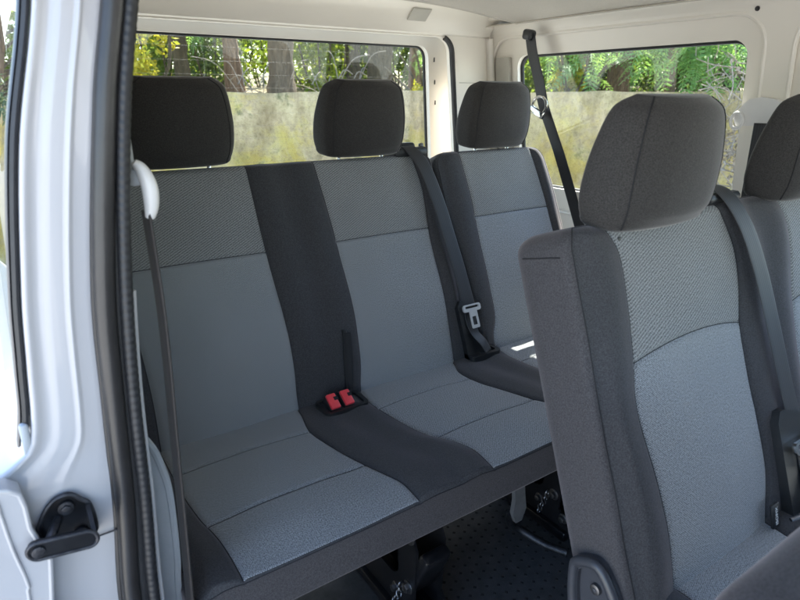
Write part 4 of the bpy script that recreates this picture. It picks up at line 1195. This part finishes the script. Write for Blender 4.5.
def frond_tree(label, az, r, spots, nfr, L, mat='leaf_fern'):
    b = polar(az, r); b.z = -.1
    t = thing('locust_tree', label, 'tree', 'trees with feathery leaves', b)
    trunk_mesh(Vector((0, 0, 0)), Vector((.1, .2, 3.4)), .05, .03, 'trunk', 'bark_brown', t, .1, 2)
    mb = MB(); br = MB()
    for (c, sp) in spots:
        c = Vector(c)
        br.tube(spline([(.05, .1, 2.2), c*.6+Vector((0, 0, .9)), c+Vector((0, 0, .15))], 6), .010, 6)
        for k in range(nfr):
            p = c+Vector((random.gauss(0, sp[0]), random.gauss(0, sp[1]), random.gauss(0, sp[2])))
            dd = Vector((random.uniform(-1, 1), random.uniform(-1, 1), random.uniform(-.9, .15)))
            frond(mb, p, dd, L*random.uniform(.7, 1.25))
    br.build('branch', 'bark_brown', t)
    link('crown', mb.v, mb.f, mat, t, False)
    return t
wdv = wd
frond_tree('feathery leaved tree hanging left of the red brown trunk in the side window', 50.2, 7.1,
           [(polar(48.8, 6.6)-polar(50.2, 7.1)+Vector((0, 0, .75)), (.30, .2, .16)), (polar(46.6, 6.8)-polar(50.2, 7.1)+Vector((0, 0, .85)), (.3, .2, .16)), (polar(50.4, 6.5)-polar(50.2, 7.1)+Vector((0, 0, .55)), (.12, .15, .14))], 40, .42)
frond_tree('feathery leaved tree hanging right of the red brown trunk in the side window', 57.5, 7.0,
           [(polar(57.4, 6.3)-polar(57.5, 7.0)+Vector((0, 0, .70)), (.22, .2, .18)), (polar(59.0, 6.3)-polar(57.5, 7.0)+Vector((0, 0, .62)), (.20, .2, .2)), (polar(60.2, 6.2)-polar(57.5, 7.0)+Vector((0, 0, .50)), (.10, .1, .16)), (polar(56.6, 6.5)-polar(57.5, 7.0)+Vector((0, 0, .85)), (.15, .2, .1))], 40, .44)
frond_tree('feathery leaved sapling at the top of the rear window beside the thick trunk', 19.0, 7.4,
           [(polar(18.6, 6.9)-polar(19, 7.4)+Vector((0, 0, 1.05)), (.22, .2, .14)), (polar(36.6, 6.8)-polar(19, 7.4)+Vector((0, 0, .75)), (.10, .12, .2))], 30, .32)
# blue green conifer and dry twigs at the right of the side window
t = thing('cedar_tree', 'blue green feathery conifer in the right corner of the side window', 'tree', 'trees behind the wall', polar(62.0, 7.6)+Vector((0, 0, -.1)))
trunk_mesh(Vector((0, 0, 0)), Vector((.1, 0, 3.2)), .07, .04, 'trunk', 'bark_dark', t, .1, 3)
clumpy((-.1, .1, 1.15), (.85, .7, .65), 90, 110, .10, .14, 'leaf_cedar', 'crown', t, .22, .2)
t = thing('dry_vine', 'tangle of dry leafless grey twigs at the right end of the wall', 'dead shrub', None, polar(62.5, 6.0)+Vector((0, 0, -.9)))
tw = MB()
for k in range(170):
    p = Vector((random.gauss(0, .22), random.gauss(0, .22), random.uniform(-.2, 1.25)))
    d = rdir()*random.uniform(.15, .4)
    tw.tube(spline([p, p+d*.5+rdir()*.06, p+d], 4), random.uniform(.002, .006), 5, cap=False)
tw.build('twigs', 'twig', t)
clumpy((0, 0, .55), (.32, .3, .6), 24, 24, .05, .6, 'twig', 'dead_leaves', t, .12, -1)
clumpy((.0, -.1, -.02), (.2, .2, .12), 8, 40, .05, .6, 'leaf_yellow', 'yellow_leaves', t, .08, -1)
# dry stalks on the bank seen through the rear window
for (az, r, n, lab) in ((20.8, 6.7, 10, 'arching pale dry stalks on the bank beside the red brown trunk'), (28.4, 6.9, 12, 'dry grey branches tangled left above the middle headrest')):
    t = thing('dead_branches', lab, 'dead shrub', 'dry branches on the bank', polar(az, r)+Vector((0, 0, -.1)))
    tw = MB()
    for k in range(n):
        p = Vector((random.gauss(0, .22), random.gauss(0, .15), random.uniform(0, .2))); d = rdir(); d.z = abs(d.z)*.9
        L = random.uniform(.3, .75)
        tw.tube(spline([p, p+d*L*.5+Vector((0, 0, .10)), p+d*L+Vector((0, 0, -.05))], 5), random.uniform(.003, .006), 5, cap=False)
    tw.build('stalks', 'twig', t)

# distant wood: one mass
mb = MB()
for k in range(620):
    az = random.uniform(-15, 85); r = random.uniform(13, 21); c = polar(az, r); c.z = random.uniform(0, 5.5)
    if random.random() < .12: continue
    cr = random.uniform(.5, 1.0)
    for j in range(42):
        p = c+rdir()*cr*random.random()**.5
        leaf(mb, p, rdir(), random.uniform(.14, .28), .12)
o = link('far_woodland', mb.v, mb.f, 'leaf_mid', None, False); o['kind'] = 'stuff'; o['label'] = 'blurred green woodland far behind the wall'; o['category'] = 'woodland'

# ================================================================ LIGHT, CAMERA
SUN_EL, SUN_AZ = 55.0, 42.0     # azimuth measured from +X towards +Y
sd = Vector((math.cos(R(SUN_EL))*math.cos(R(SUN_AZ)), math.cos(R(SUN_EL))*math.sin(R(SUN_AZ)), math.sin(R(SUN_EL))))
ld = bpy.data.lights.new('sun', 'SUN'); ld.energy = 4.0; ld.angle = R(.5); ld.color = (1, .955, .88)
lo = bpy.data.objects.new('sun', ld); COL.objects.link(lo)
lo.rotation_euler = (-sd).to_track_quat('-Z', 'Y').to_euler(); lo.location = sd*30
wld = bpy.data.worlds.new('World'); scn.world = wld; wld.use_nodes = True
nt = wld.node_tree; bg = nt.nodes['Background']
sky = nt.nodes.new('ShaderNodeTexSky'); sky.sky_type = 'NISHITA'; sky.sun_disc = False
sky.sun_elevation = R(SUN_EL); sky.sun_rotation = R(90-SUN_AZ)
nt.links.new(sky.outputs[0], bg.inputs['Color']); bg.inputs['Strength'].default_value = .15

f, yaw, pit = 590.0, R(34.2), R(19.2)
fw = Vector((math.sin(yaw)*math.cos(pit), math.cos(yaw)*math.cos(pit), -math.sin(pit)))
cam = bpy.data.cameras.new('camera'); co = bpy.data.objects.new('camera', cam); COL.objects.link(co)
cam.sensor_width = 36; cam.lens = f/800*36; cam.dof.use_dof = True; cam.dof.focus_distance = 1.55; cam.dof.aperture_fstop = 7.0; cam.clip_start = .02; cam.clip_end = 500
co.rotation_euler = fw.to_track_quat('-Z', 'Y').to_euler()
scn.camera = co
scn.render.resolution_x = 1024; scn.render.resolution_y = 768
scn.view_settings.view_transform = 'Standard'; scn.view_settings.look = 'None'
scn.view_settings.exposure = 2.52; scn.view_settings.gamma = 1
scn.render.engine = 'CYCLES'
scn.cycles.max_bounces = 10; scn.cycles.diffuse_bounces = 6; scn.cycles.transparent_max_bounces = 24
